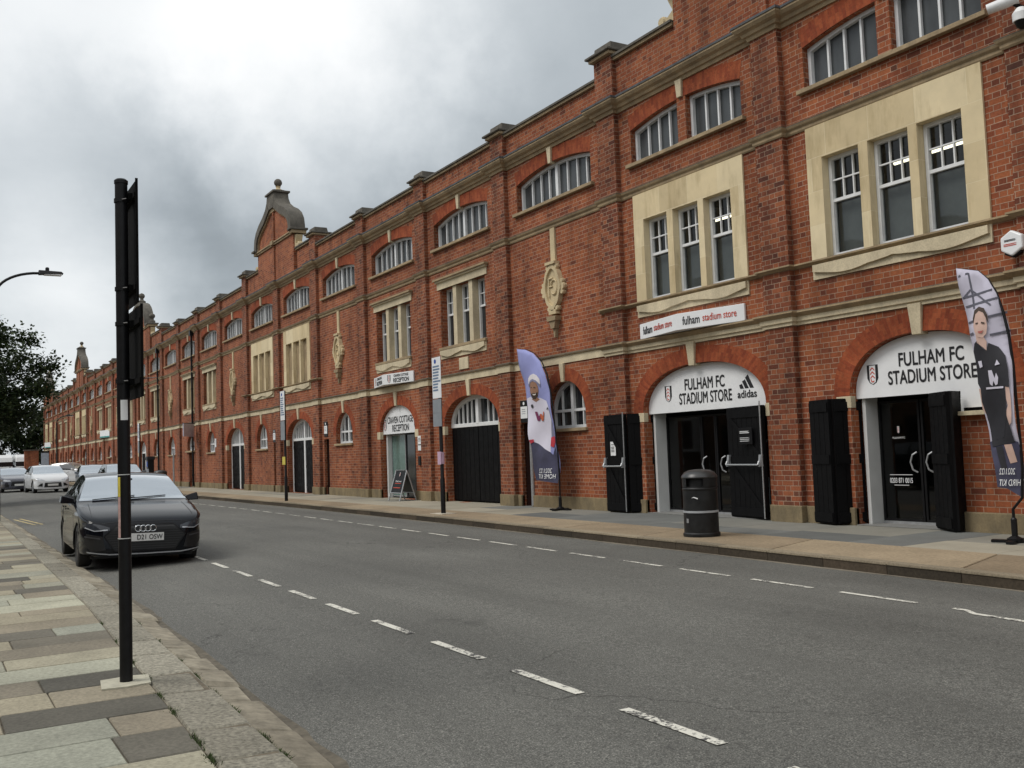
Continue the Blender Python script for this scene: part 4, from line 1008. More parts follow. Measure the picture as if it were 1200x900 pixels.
def glass_door(x0, x1, y, hinge, z1=1.86, handle=None):
    m = MB(); f = .035; m.ring([(x0, .05), (x0, z1), (x1, z1), (x1, .05)], [(x0+f, .05+f), (x0+f, z1-f), (x1-f, z1-f), (x1-f, .05+f)], y-.02, y+.02, closed=True)
    o = bp(m, 'glass_door', BLACKM); g = MB(); g.face([(x0, y, .05), (x1, y, .05), (x1, y, z1), (x0, y, z1)]); sub(g, 'pane', GLC, o, merge=False)
    if handle:
        m = MB(); hx = handle
        m.tube([(hx, y-.03, .78), (hx+.05, y-.07, .82), (hx+.08, y-.08, .93), (hx+.05, y-.07, 1.04), (hx, y-.03, 1.08)], .014, 8); sub(m, 'door_handle', STEEL, o)
    return o
glass_door(14.35, 15.36, YW+.47, 0); glass_door(13.95, 14.34, YW+.47, 0, handle=14.2); glass_door(12.3, 13.2, YW+.47, 0)
glass_door(13.4, 13.94, YW+.47, 0, handle=13.7)
glass_door(9.55, 10.28, YW+.47, 0, handle=9.62); glass_door(8.70, 9.53, YW+.47, 0, handle=9.35)
# writing on the right-hand shop's door glass
bf_ = snap(); fr = FR((-9.92, YW+.445, 0), (1, 0, 0))
text('door_lettering', '0203 871 0015', .40, .075, SIGNW, fr, None, 0, .66, bold=.01); text('door_lettering', 'FULHAM FC', .22, .03, SIGNW, fr, None, 0, 1.30)
art('door_lettering', [[(-.2, .74), (.2, .74), (.2, .748), (-.2, .748)], [(-.13, .585), (.13, .585), (.13, .593), (-.13, .593)]], SIGNW, fr, None); crest(fr, 0, 1.42, .06, .11, None)
for o in bpy.data.objects:
    if o not in bf_ and o.parent is None: o.parent = stand; o.matrix_parent_inverse = Matrix.Translation((S0, -YP, 0))
# reception entrance
m = MB(); m.box(28.50, 28.60, YW+.18, YW+.34, 0, 1.95); bp(m, 'white_jamb', WHITEO)
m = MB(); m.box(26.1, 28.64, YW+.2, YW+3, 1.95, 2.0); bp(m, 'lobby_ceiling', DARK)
m = MB(); m.ring([(27.45, .04), (27.45, 1.94), (28.5, 1.94), (28.5, .04)], [(27.49, .08), (27.49, 1.9), (28.46, 1.9), (28.46, .08)], YW+.30, YW+.34, closed=True); o = bp(m, 'glass_door', STEEL)
g = MB(); g.face([(27.45, YW+.32, .04), (28.5, YW+.32, .04), (28.5, YW+.32, 1.94), (27.45, YW+.32, 1.94)]); sub(g, 'pane', plain('green_tinted_glass', (.12, .19, .17), .12, .15), o, merge=False)
m = MB(); m.ring([(26.15, .04), (26.15, 1.94), (27.42, 1.94), (27.42, .04)], [(26.19, .08), (26.19, 1.9), (27.38, 1.9), (27.38, .08)], YW+.30, YW+.34, closed=True); m.box(26.75, 26.79, YW+.3, YW+.34, .06, 1.92); o = bp(m, 'glass_door', BLACKM)
g = MB(); g.face([(26.15, YW+.32, .04), (27.42, YW+.32, .04), (27.42, YW+.32, 1.94), (26.15, YW+.32, 1.94)]); sub(g, 'pane', GLD, o, merge=False)
# clothes rails inside the shop
def clothes_rail(label, s, y, n, cols):
    e = thing('clothes_rail', label, 'clothes rail', (-s, y, .02)); iv = Matrix.Translation((s, -y, -.02)); bf_ = snap()
    m = MB(); m.tube([(s-.6, y, .02), (s-.6, y, 1.35), (s+.6, y, 1.35), (s+.6, y, .02)], .018, 8); m.build('rail_frame', STEEL)
    for i in range(n):
        x = s-.52+1.04*i/(n-1); m = MB(); m.prismz([(x-.03, y-.2), (x+.03, y-.2), (x+.02, y+.2), (x-.02, y+.2)], .62, 1.22); m.prismz([(x-.02, y-.12), (x+.02, y-.12), (x+.02, y+.12), (x-.02, y+.12)], 1.22, 1.30)
        m.build('shirt', cols[i % len(cols)], bevel=.01)
    adopt(e, iv, bf_)
FABW = plain('white_shirt', (.35, .35, .37), .9); FABK = plain('black_shirt', (.03, .03, .035), .9); FABR = plain('red_shirt', (.25, .02, .02), .9)
clothes_rail('rail of black and white shirts inside the shop behind the litter bin', 13.6, YW+2.0, 8, [FABK, FABW, FABK, FABR])
clothes_rail('rail of dark shirts inside the right-hand shop', 9.5, YW+2.2, 8, [FABK, FABK, FABW])

# --- small notices and wall boxes
def notice(name, label, cat, s, z, w, h, y=None, mats=(SIGNW,), body=None, group=None, th=.02, n=None, loc_y=None):
    y = YW if y is None else y
    e = thing(name, label, cat, (-s, y, z), group=group); iv = Matrix.Translation((s, -y, -z)); bf_ = snap()
    m = MB(); m.box(s-w/2, s+w/2, y-th-.003, y-.003, z-h/2, z+h/2); m.build('board', mats[0], bevel=.003)
    fr = FR((-s, y-th-.003, z), (1, 0, 0))
    if body: body(fr)
    adopt(e, iv, bf_); return e
def lines(fr, w, ys, mat=INK, hh=.012):
    rr = random.Random(3); art('print', [[(-w/2, q-hh/2), (-w/2+w*rr.uniform(.6, 1), q-hh/2), (-w/2+w*.9, q+hh/2), (-w/2, q+hh/2)] for q in ys], mat, fr, None)
notice('paper_notice', 'white paper notice fixed on the open left door of the shop behind the litter bin', 'notice', 16.22, 1.28, .17, .28, 11.935, th=.003, body=lambda fr: lines(fr, .12, [.08, .03, 0, -.03, -.06]))
notice('opening_hours_plate', 'black plate with white opening hours on the closed right door of the adidas shop', 'plate', 12.60, 1.42, .32, .28, 12.09, (BLACKM,), body=lambda fr: (lines(fr, .26, [.08, .055], SIGNW, .012), lines(fr, .26, [-.03, -.055, -.085], SIGNW, .008)))
notice('wall_notice', 'small white notice with a black strip beside the reception doorway', 'notice', 25.76, 1.62, .26, .42, body=lambda fr: (lines(fr, .18, [.14, .10, .06]), art('print', [[(-.1, -.06), (.1, -.06), (.1, -.03), (-.1, -.03)]], INK, fr, None)))
notice('entry_phone', 'black entry phone under the white notice beside the reception doorway', 'intercom', 25.74, 1.12, .16, .26, mats=(BLACKM,), th=.06)
def gate_no(s, z, lab): notice('gate_number_sign', lab, 'sign', s, z, .34, .52, mats=(BLACKM,), body=lambda fr: (art('print', [[(-.15, -.16), (.15, -.16), (.15, .12), (-.15, .12)]], SIGNW, fr, None), art('print', circ(0, .19, .04)and[circ(0, .19, .04)], SIGNW, fr, None, .006), lines(fr, .2, [.05, 0, -.05], BLUEI)))
gate_no(19.97, 2.22, 'black and white gate sign above the narrow recess beside the men\'s kit feather flag'); gate_no(33.45, 2.30, 'black and white gate sign above the narrow recess right of the white-framed double doors')
gate_no(39.45, 2.25, 'small black and white gate sign left of the second parking sign post')
notice('gate_number_sign', 'narrow white gate sign low on the wall right of the farther white-framed arched doors', 'sign', 48.9, 2.2, .22, .42, body=lambda fr: lines(fr, .12, [.1, .05, 0]))
m = MB(); m.box(22.67, 23.18, YW-.03, YW+.01, 3.49, 3.80); bp(m, 'stone_plaque', STONEP, bevel=.01)
# alarm box and camera
e = thing('alarm_box', 'white hexagonal alarm box with red print high on the wall at the right', 'alarm', (-7.53, YP, 3.72)); iv = Matrix.Translation((7.53, -YP, -3.72)); bf_ = snap()
m = MB(); m.prism([(7.53+.17*math.cos(R(t+30)), 3.74+.17*math.sin(R(t+30))) for t in range(0, 360, 60)], YP-.09, YP-.003); m.build('casing', SIGNW, bevel=.02)
m = MB(); m.prism([(7.53+.13*math.cos(R(t+30)), 3.66+.11*math.sin(R(t+30))) for t in range(0, 360, 60)], YP-.07, YP-.002); m.build('back_plate', BLACKM, bevel=.01)
fr = FR((-7.53, YP-.09, 3.74), (1, 0, 0)); lines(fr, .18, [.045, .03], INK, .008); lines(fr, .2, [-.01, -.03], REDI, .01); adopt(e, iv, bf_)
e = thing('security_camera', 'white bullet security camera on a black bracket at the top right', 'camera', (-7.1, YP, 6.6)); iv = Matrix.Translation((7.1, -YP, -6.6)); bf_ = snap()
m = MB(); m.tube([(7.42, YP-.42, 6.70), (7.10, YP-.26, 6.76)], [.065, .075], 14); m.build('housing', WHITE, smooth='auto'); m = MB(); m.tube([(7.05, YP-.02, 6.62), (7.12, YP-.2, 6.66), (7.15, YP-.28, 6.7)], .03, 8); m.box(6.95, 7.12, YP-.03, YP, 6.45, 6.75); m.build('bracket', BLACKM)
adopt(e, iv, bf_)
e = thing('security_camera', 'white dome security camera with dark window below the bullet camera', 'camera', (-7.0, YP, 6.45)); iv = Matrix.Translation((7.0, -YP, -6.45)); bf_ = snap()
m = MB(); m.lathe((7.04, YP-.32, 6.32), [(.02, 0), (.06, .03), (.085, .1)], 14); m.build('dome', BLACKM, smooth='auto'); m = MB(); m.lathe((7.04, YP-.32, 6.42), [(.1, 0), (.105, .1), (.05, .17)], 14); m.tube([(7.04, YP-.32, 6.55), (7.04, YP, 6.6)], .025, 8); m.build('housing', WHITE, smooth='auto')
adopt(e, iv, bf_)
# camera on a long bracket far along the wall
e = thing('security_camera', 'black camera on a long bracket halfway up the wall right of the foreground pole', 'camera', (-64.5, YW, 5.6)); iv = Matrix.Translation((64.5, -YW, -5.6)); bf_ = snap()
m = MB(); m.tube([(62.6, YW, 6.5), (63.2, YW-.5, 6.52), (64.2, YW-.9, 6.5)], .03, 6); m.tube([(64.2, YW-.9, 6.5), (64.2, YW-.9, 6.2)], .05, 8); m.build('bracket', BLACKM)
m = MB(); m.lathe((64.2, YW-.9, 5.75), [(.02, 0), (.14, .08), (.17, .25), (.14, .42), (.05, .47)], 12); m.build('dome', BLACKM, smooth='auto'); adopt(e, iv, bf_)
# distant signs on the wall
def b3(fr): lines(fr, 1.0, [.15], BLUEI, .1); lines(fr, .9, [-.05, -.15], INK, .05)
e = thing('hanging_sign', 'pale square hanging sign with blue print beside the black downpipe', 'sign', (-52.2, YW, 2.6)); iv = Matrix.Translation((52.2, -YW, -2.6)); bf_ = snap()
m = MB(); slab(m, (51.6, YW-.95), (52.9, YW-.15), .05, 2.62, 3.28); m.build('board', plain('pale_lilac_board', (.55, .56, .66), .5)); A = Vector((-52.9, YW-.15, 2.95)); B = Vector((-51.6, YW-.95, 2.95)); fr = FR((A+B)/2, B-A)
art('print', [[(-.45, -.02), (.4, -.02), (.4, .13), (-.45, .13)]], plain('navy_print', (.03, .05, .16), .5), fr, None, .03); art('print', [[(-.45, -.2), (.45, -.2), (.45, -.1), (-.45, -.1)]], BLUEI, fr, None, .03); m = MB(); m.tube([(52.9, YW-.05, 3.3), (51.6, YW-1.0, 3.3)], .02, 6); m.build('bracket', BLACKM); adopt(e, iv, bf_)
def far_sign(lab, s, z0, z1, w):
    e = thing('wall_sign', lab, 'sign', (-s, YW, z0)); iv = Matrix.Translation((s, -YW, -z0)); bf_ = snap()
    m = MB(); m.prismz([(s-w/2, YW-.01), (s+w/2, YW-.01), (s+w/2, YW-.05), (s, YW-.4), (s-w/2, YW-.05)], z0, z1); m.build('sign_case', SIGNW)
    m = MB(); m.prismz([(s-w/2-.01, YW-.06), (s, YW-.42), (s+w/2+.01, YW-.06), (s, YW-.35)], z0, z0+.1); m.build('green_strip', plain('teal_strip', (.05, .28, .26), .5))
    adopt(e, iv, bf_)
far_sign('distant white wedge sign with a teal lower strip left of the foreground pole', 83.2, 3.45, 4.0, 4.4); far_sign('farthest white wedge sign at the far end of the stand', 125, 3.5, 4.1, 5.5)

# ================================================================ street furniture
def bin_(label, s, y, r, h, strip=True):
    e = thing('litter_bin', label, 'litter bin', (-s, y, 0)); iv = Matrix.Translation((s, -y, 0)); bf_ = snap()
    BL = plain('black_bin_plastic', (.011, .0115, .012), .5, .6, 7, .15, Specular_IOR_Level=.35)
    m = MB(); m.lathe((s, y, 0), [(r*1.04, 0), (r*1.06, .02), (r*1.05, .045), (r*.99, .06), (r*.985, h*.33), (r*.985, h*.69), (r*1.02, h*.70), (r*1.02, h*.715), (r*.97, h*.73), (r*.97, h*.745)], 36); m.build('drum', BL, smooth='auto')
    # hood with two opposed posting slots
    m = MB(); n = 36; a0 = R(210)
    rings = []
    for hh in (h*.74, h*.84, h*.88):
        rings.append([(s+r*math.cos(2*math.pi*k/n), y+r*math.sin(2*math.pi*k/n), hh) for k in range(n)])
    for i in range(n):
        t = 360*i/n
        if (200 < t < 262) or (20 < t < 82): 
            j = (i+1) % n; m.face([rings[1][i], rings[1][j], rings[2][j], rings[2][i]]) if 0 else None; continue
        j = (i+1) % n; m.face([rings[0][i], rings[0][j], rings[1][j], rings[1][i]]); m.face([rings[1][i], rings[1][j], rings[2][j], rings[2][i]])
    m.lathe((s, y, 0), [(r*.8, h*.74), (r*.8, h*.86)], 24); m.build('hood_wall', BL, smooth='auto')
    m = MB(); m.lathe((s, y, 0), [(r*1.02, h*.87), (r*1.04, h*.885), (r*1.0, h*.91), (r*.86, h*.955), (r*.6, h*.985), (r*.25, h*.998), (0.001, h)], 36); m.build('lid', plain('grey_bin_lid', (.03, .031, .032), .35, .2, 10), smooth='auto')
    if strip: 
        m = MB(); m.lathe((s, y, 0), [(r*.99, h*.355), (r*1.012, h*.357), (r*1.012, h*.385), (r*.99, h*.387)], 36); m.build('silver_band', plain('silver_band', (.36, .38, .40), .4), smooth='auto')
        ang = Vector((s, y-0)).normalized(); fr = FR((-s+.30*.0, y-r*1.0, h*.60), (1, 0, 0)); art('emblem', [[(-.05, 0), (-.01, .018), (.05, -.002), (.045, -.018), (0, .0), (-.02, .004)]], SIGNW, FR((-s+r*.52, y-r*.86, h*.58), (.86, .5, 0)), None, .01)
        m = MB(); m.box(s-.02, s+.02, y-r*1.02, y-r*.99, .2, .26); m.build('lock', STEEL)
    adopt(e, iv, bf_)
bin_('black round litter bin with domed lid and silver band before the shops', 11.0, 9.60, .25, .955)
bin_('black litter bin far along the pavement just right of the parked dark saloon', 50.6, 9.9, .30, .98, False)
def post_with_signs(label, s, y, h, top=True, plates=True, stick=None, base=True):
    e = thing('parking_sign_post', label, 'sign post', (-s, y, 0)); iv = Matrix.Translation((s, -y, 0)); bf_ = snap()
    m = MB(); m.tube([(s, y, 0), (s, y, .75), (s, y, .78), (s, y, h)], [.052, .052, .040, .040], 14); m.lathe((s, y, h), [(.043, 0), (.043, .01), (0, .02)], 12); m.build('post', BLACKM, smooth='auto')
    if plates:
        m = MB(); m.box(s-.21, s+.21, y-.068, y-.06, 2.52, h-.0); m.build('sign_plate', SIGNW)
        m = MB(); m.box(s-.19, s+.22, y-.07, y-.06, 1.9, 2.50); m.box(s-.195, s+.225, y-.074, y-.058, 2.20, 2.215); m.build('grey_plate', SIGNG)
        fr = FR((-s, y-.068, 0), (1, 0, 0)); rr = random.Random(int(s))
        L_ = []; z = 3.2
        while z > 2.62:
            w = rr.uniform(.2, .36); L_.append([(-.17, z), (-.17+w, z), (-.17+w, z+.035), (-.17, z+.035)]); z -= .065
        art('print', L_, plain('slate_blue_print', (.14, .20, .30), .6), fr, None); art('print', [circ(-.05, 3.33, .05)], BLUEI, fr, None)
        m = MB(); 
        for z in (2.05, 2.4, 2.65, 3.2): m.tube([(s, y-.06, z), (s, y-.03, z)], .03, 8)
        m.build('clamp', STEEL)
    if stick == 'pink': m = MB(); m.lathe((s, y, 1.08), [(.058, 0), (.058, .26)], 14); m.box(s-.08, s+.08, y-.062, y-.058, 1.07, 1.35); m.build('notice', PINK)
    if stick == 'yellow': m = MB(); m.box(s-.14, s+.14, y-.062, y-.050, 1.13, 1.38); m.build('notice', YEL)
    if base: m = MB(); m.prismz([(s-.26, y-.17), (s+.24, y-.2), (s+.26, y+.16), (s-.22, y+.2)], .0, .012); m.build('cement_patch', plain('pale_cement', (.48, .44, .36), .9, .2, 15))
    adopt(e, iv, bf_)
post_with_signs('black post with tall parking plates and pink notice before the black arched doors', 19.51, 9.72, 3.42, stick='pink')
post_with_signs('black post with tall parking plates and yellow notice before white-framed arched doors', 30.48, 9.73, 3.44, stick='yellow', base=False)
post_with_signs('distant black post with tall parking plates just right of the foreground pole', 55.0, 9.73, 3.44, base=False)
# foreground pole seen from behind its plates
s, y, h = 6.523, 1.06, 3.12
e = thing('parking_sign_post', 'tall black foreground pole on the near pavement with two sign plates seen from behind', 'sign post', (-s, y, 0)); iv = Matrix.Translation((s, -y, 0)); bf_ = snap()
m = MB(); m.tube([(s, y, 0), (s, y, 3.10)], .038, 24); m.lathe((s, y, 3.09), [(.042, 0), (.042, .02), (.03, .03), (0, .032)], 20); m.build('post', BLACKM, smooth='auto')
for nm, x0, x1, z0, z1 in (('sign_plate', 6.40, 6.86, 2.325, 3.105), ('lower_sign_plate', 6.28, 6.92, 1.735, 2.30)):
    m = MB(); yy = 1.135
    m.box(x0, x1, yy, yy+.004, z0, z1); 
    for z in (z0+.10, z1-.10): m.box(x0+.01, x1-.01, yy-.018, yy, z-.015, z+.015); m.box(s-.05, s+.05, yy-.04, yy-.01, z-.02, z+.02)
    for x in (x0, x1-.006): m.box(x, x+.006, yy-.012, yy, z0, z1)
    m.build(nm, plain('matt_black_sign_back', (.006, .006, .006), .9, .2, 10, Specular_IOR_Level=.08))
for z in (2.42, 2.98, 1.84, 2.2): 
    m = MB(); m.lathe((s, y, z), [(.040, -.012), (.044, -.012), (.044, .012), (.040, .012)], 20); m.tube([(s-.045, y+.0, z), (s-.07, y+.02, z)], .006, 6); m.build('clip', STEEL if 0 else BLACKM)
def wrap(nm, mat, t0, t1, z0, z1, r=.0392):
    m = MB(); A = [(s+r*math.cos(R(t)), y+r*math.sin(R(t)), z0) for t in range(t0, t1+1, 8)]; B = [(a, b, z1) for a, b, _ in A]; m.quadstrip(A, B); m.build(nm, mat)
wrap('white_sticker', SIGNW, 150, 214, 1.60, 1.725); wrap('yellow_sticker', YEL, 225, 262, 1.13, 1.25); wrap('faded_sticker', plain('faded_red_sticker', (.45, .30, .28), .6, .3, 30), 225, 262, .88, 1.128)
wrap('cable_tie', WHITEO, 130, 310, 1.262, 1.267, .0405); wrap('cable_tie', WHITEO, 130, 310, .872, .877, .0405)
m = MB(); m.prismz([(s-.13, y-.16), (s+.13, y-.13), (s+.15, y+.06), (s+.12, y+.15), (s-.13, y+.12), (s-.16, y-.02)], .0, .010); m.build('cement_patch', plain('pale_cement2', (.44, .42, .33), .9, .2, 15))
adopt(e, iv, bf_)
# A-board
e = thing('a_board', 'black pavement A-board with silver frame in front of the reception doorway', 'sign board', (-26.3, 11.8, 0)); iv = Matrix.Translation((26.3, -11.8, 0)); bf_ = snap()
def ab(sg):
    ctr = Vector((26.3, 11.80)); d = Vector((.80, .60)); d = Vector((.92, -.0)); n = Vector((0, -1))*sg
    def P(t, z): 
        o = .26*(1-z/.86); return (ctr.x+d.x*t+n.x*o, ctr.y+d.y*t+n.y*o, z)
    m = MB()
    for t in (-.40, .40): m.tube([P(t*1.06, .0), P(t, .86)], .02, 8)
    m.tube([P(-.40, .86), P(.40, .86)], .02, 8); m.tube([P(-.41, .22), P(.41, .22)], .015, 8); m.build('frame', STEEL)
    m = MB(); m.face([P(-.39, .22), P(.39, .22), P(.39, .85), P(-.39, .85)]); m.build('panel', BLACKM, merge=False)
    if sg > 0:
        A = Vector(P(0, .55)); A.x = -A.x; v = Vector((0, .26/.86, 1)); fr = FR(A, (1, 0, 0), v); fr.n = Vector((0, -1, .3)).normalized()
        crest(fr, 0, .2, .08, .12, None, .01); text('lettering', 'Welcome', .4, .05, SIGNW, fr, None, 0, .0, .012); art('lettering', [[(-.25, -.2), (.22, -.2), (.22, -.18), (-.25, -.18)], [(-.2, -.07), (.2, -.07), (.2, -.055), (-.2, -.055)]], REDI, fr, None, .012)
ab(1); ab(-1); adopt(e, iv, bf_)
# parking meter, thin pale post, street lamps
e = thing('parking_meter', 'dark parking ticket machine with a blue panel on the far pavement', 'ticket machine', (-53.4, 9.9, 0)); iv = Matrix.Translation((53.4, -9.9, 0)); bf_ = snap()
m = MB(); m.box(53.2, 53.6, 9.8, 10.1, 0, 1.5); m.prism([(53.15, 1.5), (53.65, 1.5), (53.6, 1.68), (53.2, 1.68)], 9.76, 10.14); m.build('cabinet', BLACKM, bevel=.02); m = MB(); m.box(53.26, 53.54, 9.78, 9.80, 1.15, 1.42); m.build('panel', BLUEI); m = MB(); m.box(53.0-.02, 53.6, 9.785, 9.795, .75, 1.05); m.build('plate', SIGNG); adopt(e, iv, bf_)
m = MB(); m.tube([(47.6, 9.9, 0), (47.6, 9.9, 1.75)], .04, 10); o = m.build('post', STEEL, loc=(-47.6, 9.9, 0)); tagit(o, 'thin grey metal post beside the distant litter bin', 'post')
def lamp(label, s, y, H, arm, sw=.06):
    e = thing('street_lamp', label, 'street lamp', (-s, y, 0)); iv = Matrix.Translation((s, -y, 0)); bf_ = snap()
    m = MB(); m.tube([(s, y, 0), (s, y, 1.2), (s, y, 1.25), (s, y, H-.6)], [.10, .10, .065, .05], 14)
    pts = [(s, y+arm*(1-math.cos(R(t))), H-.6+.62*math.sin(R(t))) for t in range(0, 81, 8)]; pts.append((s, y+arm, H+.02)); m.tube(pts, .035, 10); m.build('column', BLACKM, smooth='auto')
    m = MB(); m.hexa([(s-.12, y+arm-.05, H-.02), (s+.12, y+arm-.05, H-.02), (s+.13, y+arm+.55, H+.02), (s-.13, y+arm+.55, H+.02), (s-.06, y+arm-.05, H+.10), (s+.06, y+arm-.05, H+.10), (s+.09, y+arm+.5, H+.08), (s-.09, y+arm+.5, H+.08)]); m.lathe((s, y+arm+.16, H+.08), [(.05, 0), (.05, .09), (.03, .11)], 10); m.build('lamp_head', BLACKM, bevel=.015)
    m = MB(); m.box(s-.10, s+.10, y+arm+.08, y+arm+.5, H-.025, H-.005+.02); m.build('lens', SIGNW); adopt(e, iv, bf_)
lamp('street lamp with curved arm and flat black head over the near kerb', 28.6, 1.56, 6.42, 1.06)
lamp('distant black street lamp on the far pavement in front of the stand', 92, 9.6, 5.6, .8)
# PART3
F1 = {'out': [(-1.508, 3.637), (-1.419, 3.251), (-1.308, 2.793), (-1.201, 2.29), (-1.092, 1.841), (-0.985, 1.398), (-0.921, 1.008), (-0.901, 0.64), (-0.496, 0.624), (-0.046, 0.581), (0.005, 0.814), (-0.019, 1.189), (-0.074, 1.613), (-0.127, 2.087), (-0.214, 2.568), (-0.327, 2.959), (-0.529, 3.266), (-0.789, 3.462), (-1.108, 3.579)], 'hat': [(-1.051, 2.798), (-1.042, 2.921), (-0.916, 2.984), (-0.73, 3.003), (-0.579, 2.956), (-0.477, 2.865), (-0.458, 2.753), (-0.523, 2.734), (-0.605, 2.846), (-0.766, 2.888), (-0.915, 2.871), (-0.997, 2.769)], 'hatband': [(-1.052, 2.783), (-1.013, 2.81), (-0.915, 2.871), (-0.748, 2.887), (-0.587, 2.835), (-0.459, 2.739), (-0.472, 2.682), (-0.608, 2.798), (-0.751, 2.839), (-0.9, 2.821), (-1.01, 2.721)], 'face': [(-0.942, 2.765), (-0.9, 2.821), (-0.751, 2.848), (-0.608, 2.798), (-0.551, 2.712), (-0.55, 2.601), (-0.612, 2.498), (-0.725, 2.443), (-0.844, 2.455), (-0.921, 2.528), (-0.96, 2.644)], 'beard': [(-0.934, 2.608), (-0.882, 2.555), (-0.807, 2.579), (-0.671, 2.56), (-0.587, 2.593), (-0.612, 2.498), (-0.726, 2.433), (-0.844, 2.445), (-0.913, 2.518)], 'smile': [(-0.827, 2.561), (-0.736, 2.545), (-0.662, 2.555), (-0.692, 2.523), (-0.792, 2.525)], 'eyel': [(-0.88, 2.712), (-0.807, 2.711), (-0.808, 2.692), (-0.882, 2.692)], 'eyer': [(-0.724, 2.705), (-0.634, 2.694), (-0.635, 2.674), (-0.726, 2.686)], 'neck': [(-0.833, 2.474), (-0.65, 2.477), (-0.563, 2.418), (-0.73, 2.37), (-0.909, 2.44)], 'shirt': [(-1.207, 2.478), (-0.951, 2.506), (-0.817, 2.434), (-0.681, 2.416), (-0.56, 2.461), (-0.325, 2.374), (-0.238, 2.236), (-0.172, 1.948), (-0.229, 1.76), (-0.257, 1.249), (-0.49, 1.33), (-0.751, 1.451), (-1.049, 1.536), (-1.105, 1.793), (-1.184, 2.131)], 'arm': [(-0.331, 2.289), (-0.193, 2.138), (-0.135, 1.851), (-0.095, 1.567), (-0.203, 1.523), (-0.264, 1.762)], 'trous': [(-1.013, 1.525), (-0.751, 1.451), (-0.49, 1.33), (-0.257, 1.249), (-0.174, 1.191), (-0.091, 1.378), (-0.029, 0.814), (-0.02, 0.59), (-0.496, 0.633), (-0.892, 0.64), (-0.921, 1.008), (-0.97, 1.349)], 'glove': [(-0.234, 1.571), (-0.076, 1.594), (-0.059, 1.471), (-0.128, 1.351), (-0.248, 1.382)], 'glove2': [(-1.03, 1.536), (-0.881, 1.551), (-0.867, 1.492), (-0.98, 1.456)], 'W': [(-0.819, 2.161), (-0.718, 2.156), (-0.654, 2.042), (-0.604, 2.102), (-0.533, 2.098), (-0.501, 2.034), (-0.457, 2.152), (-0.423, 2.131), (-0.49, 1.943), (-0.553, 1.945), (-0.593, 2.015), (-0.643, 1.949), (-0.715, 1.952)], 'W2': [(-0.604, 2.102), (-0.533, 2.098), (-0.501, 2.034), (-0.457, 2.152), (-0.423, 2.131), (-0.49, 1.943), (-0.553, 1.945), (-0.593, 2.015)], 'adi': [(-0.313, 2.183), (-0.256, 2.237), (-0.216, 2.187)], 'bad': [(-0.973, 2.326), (-0.88, 2.33), (-0.875, 2.271), (-0.933, 2.245), (-0.977, 2.277)], 'txt': [(-0.391, 0.852), (-0.374, 0.729), (-0.178, 0.899), (-0.635, 0.68), (-0.437, 1.076)]}
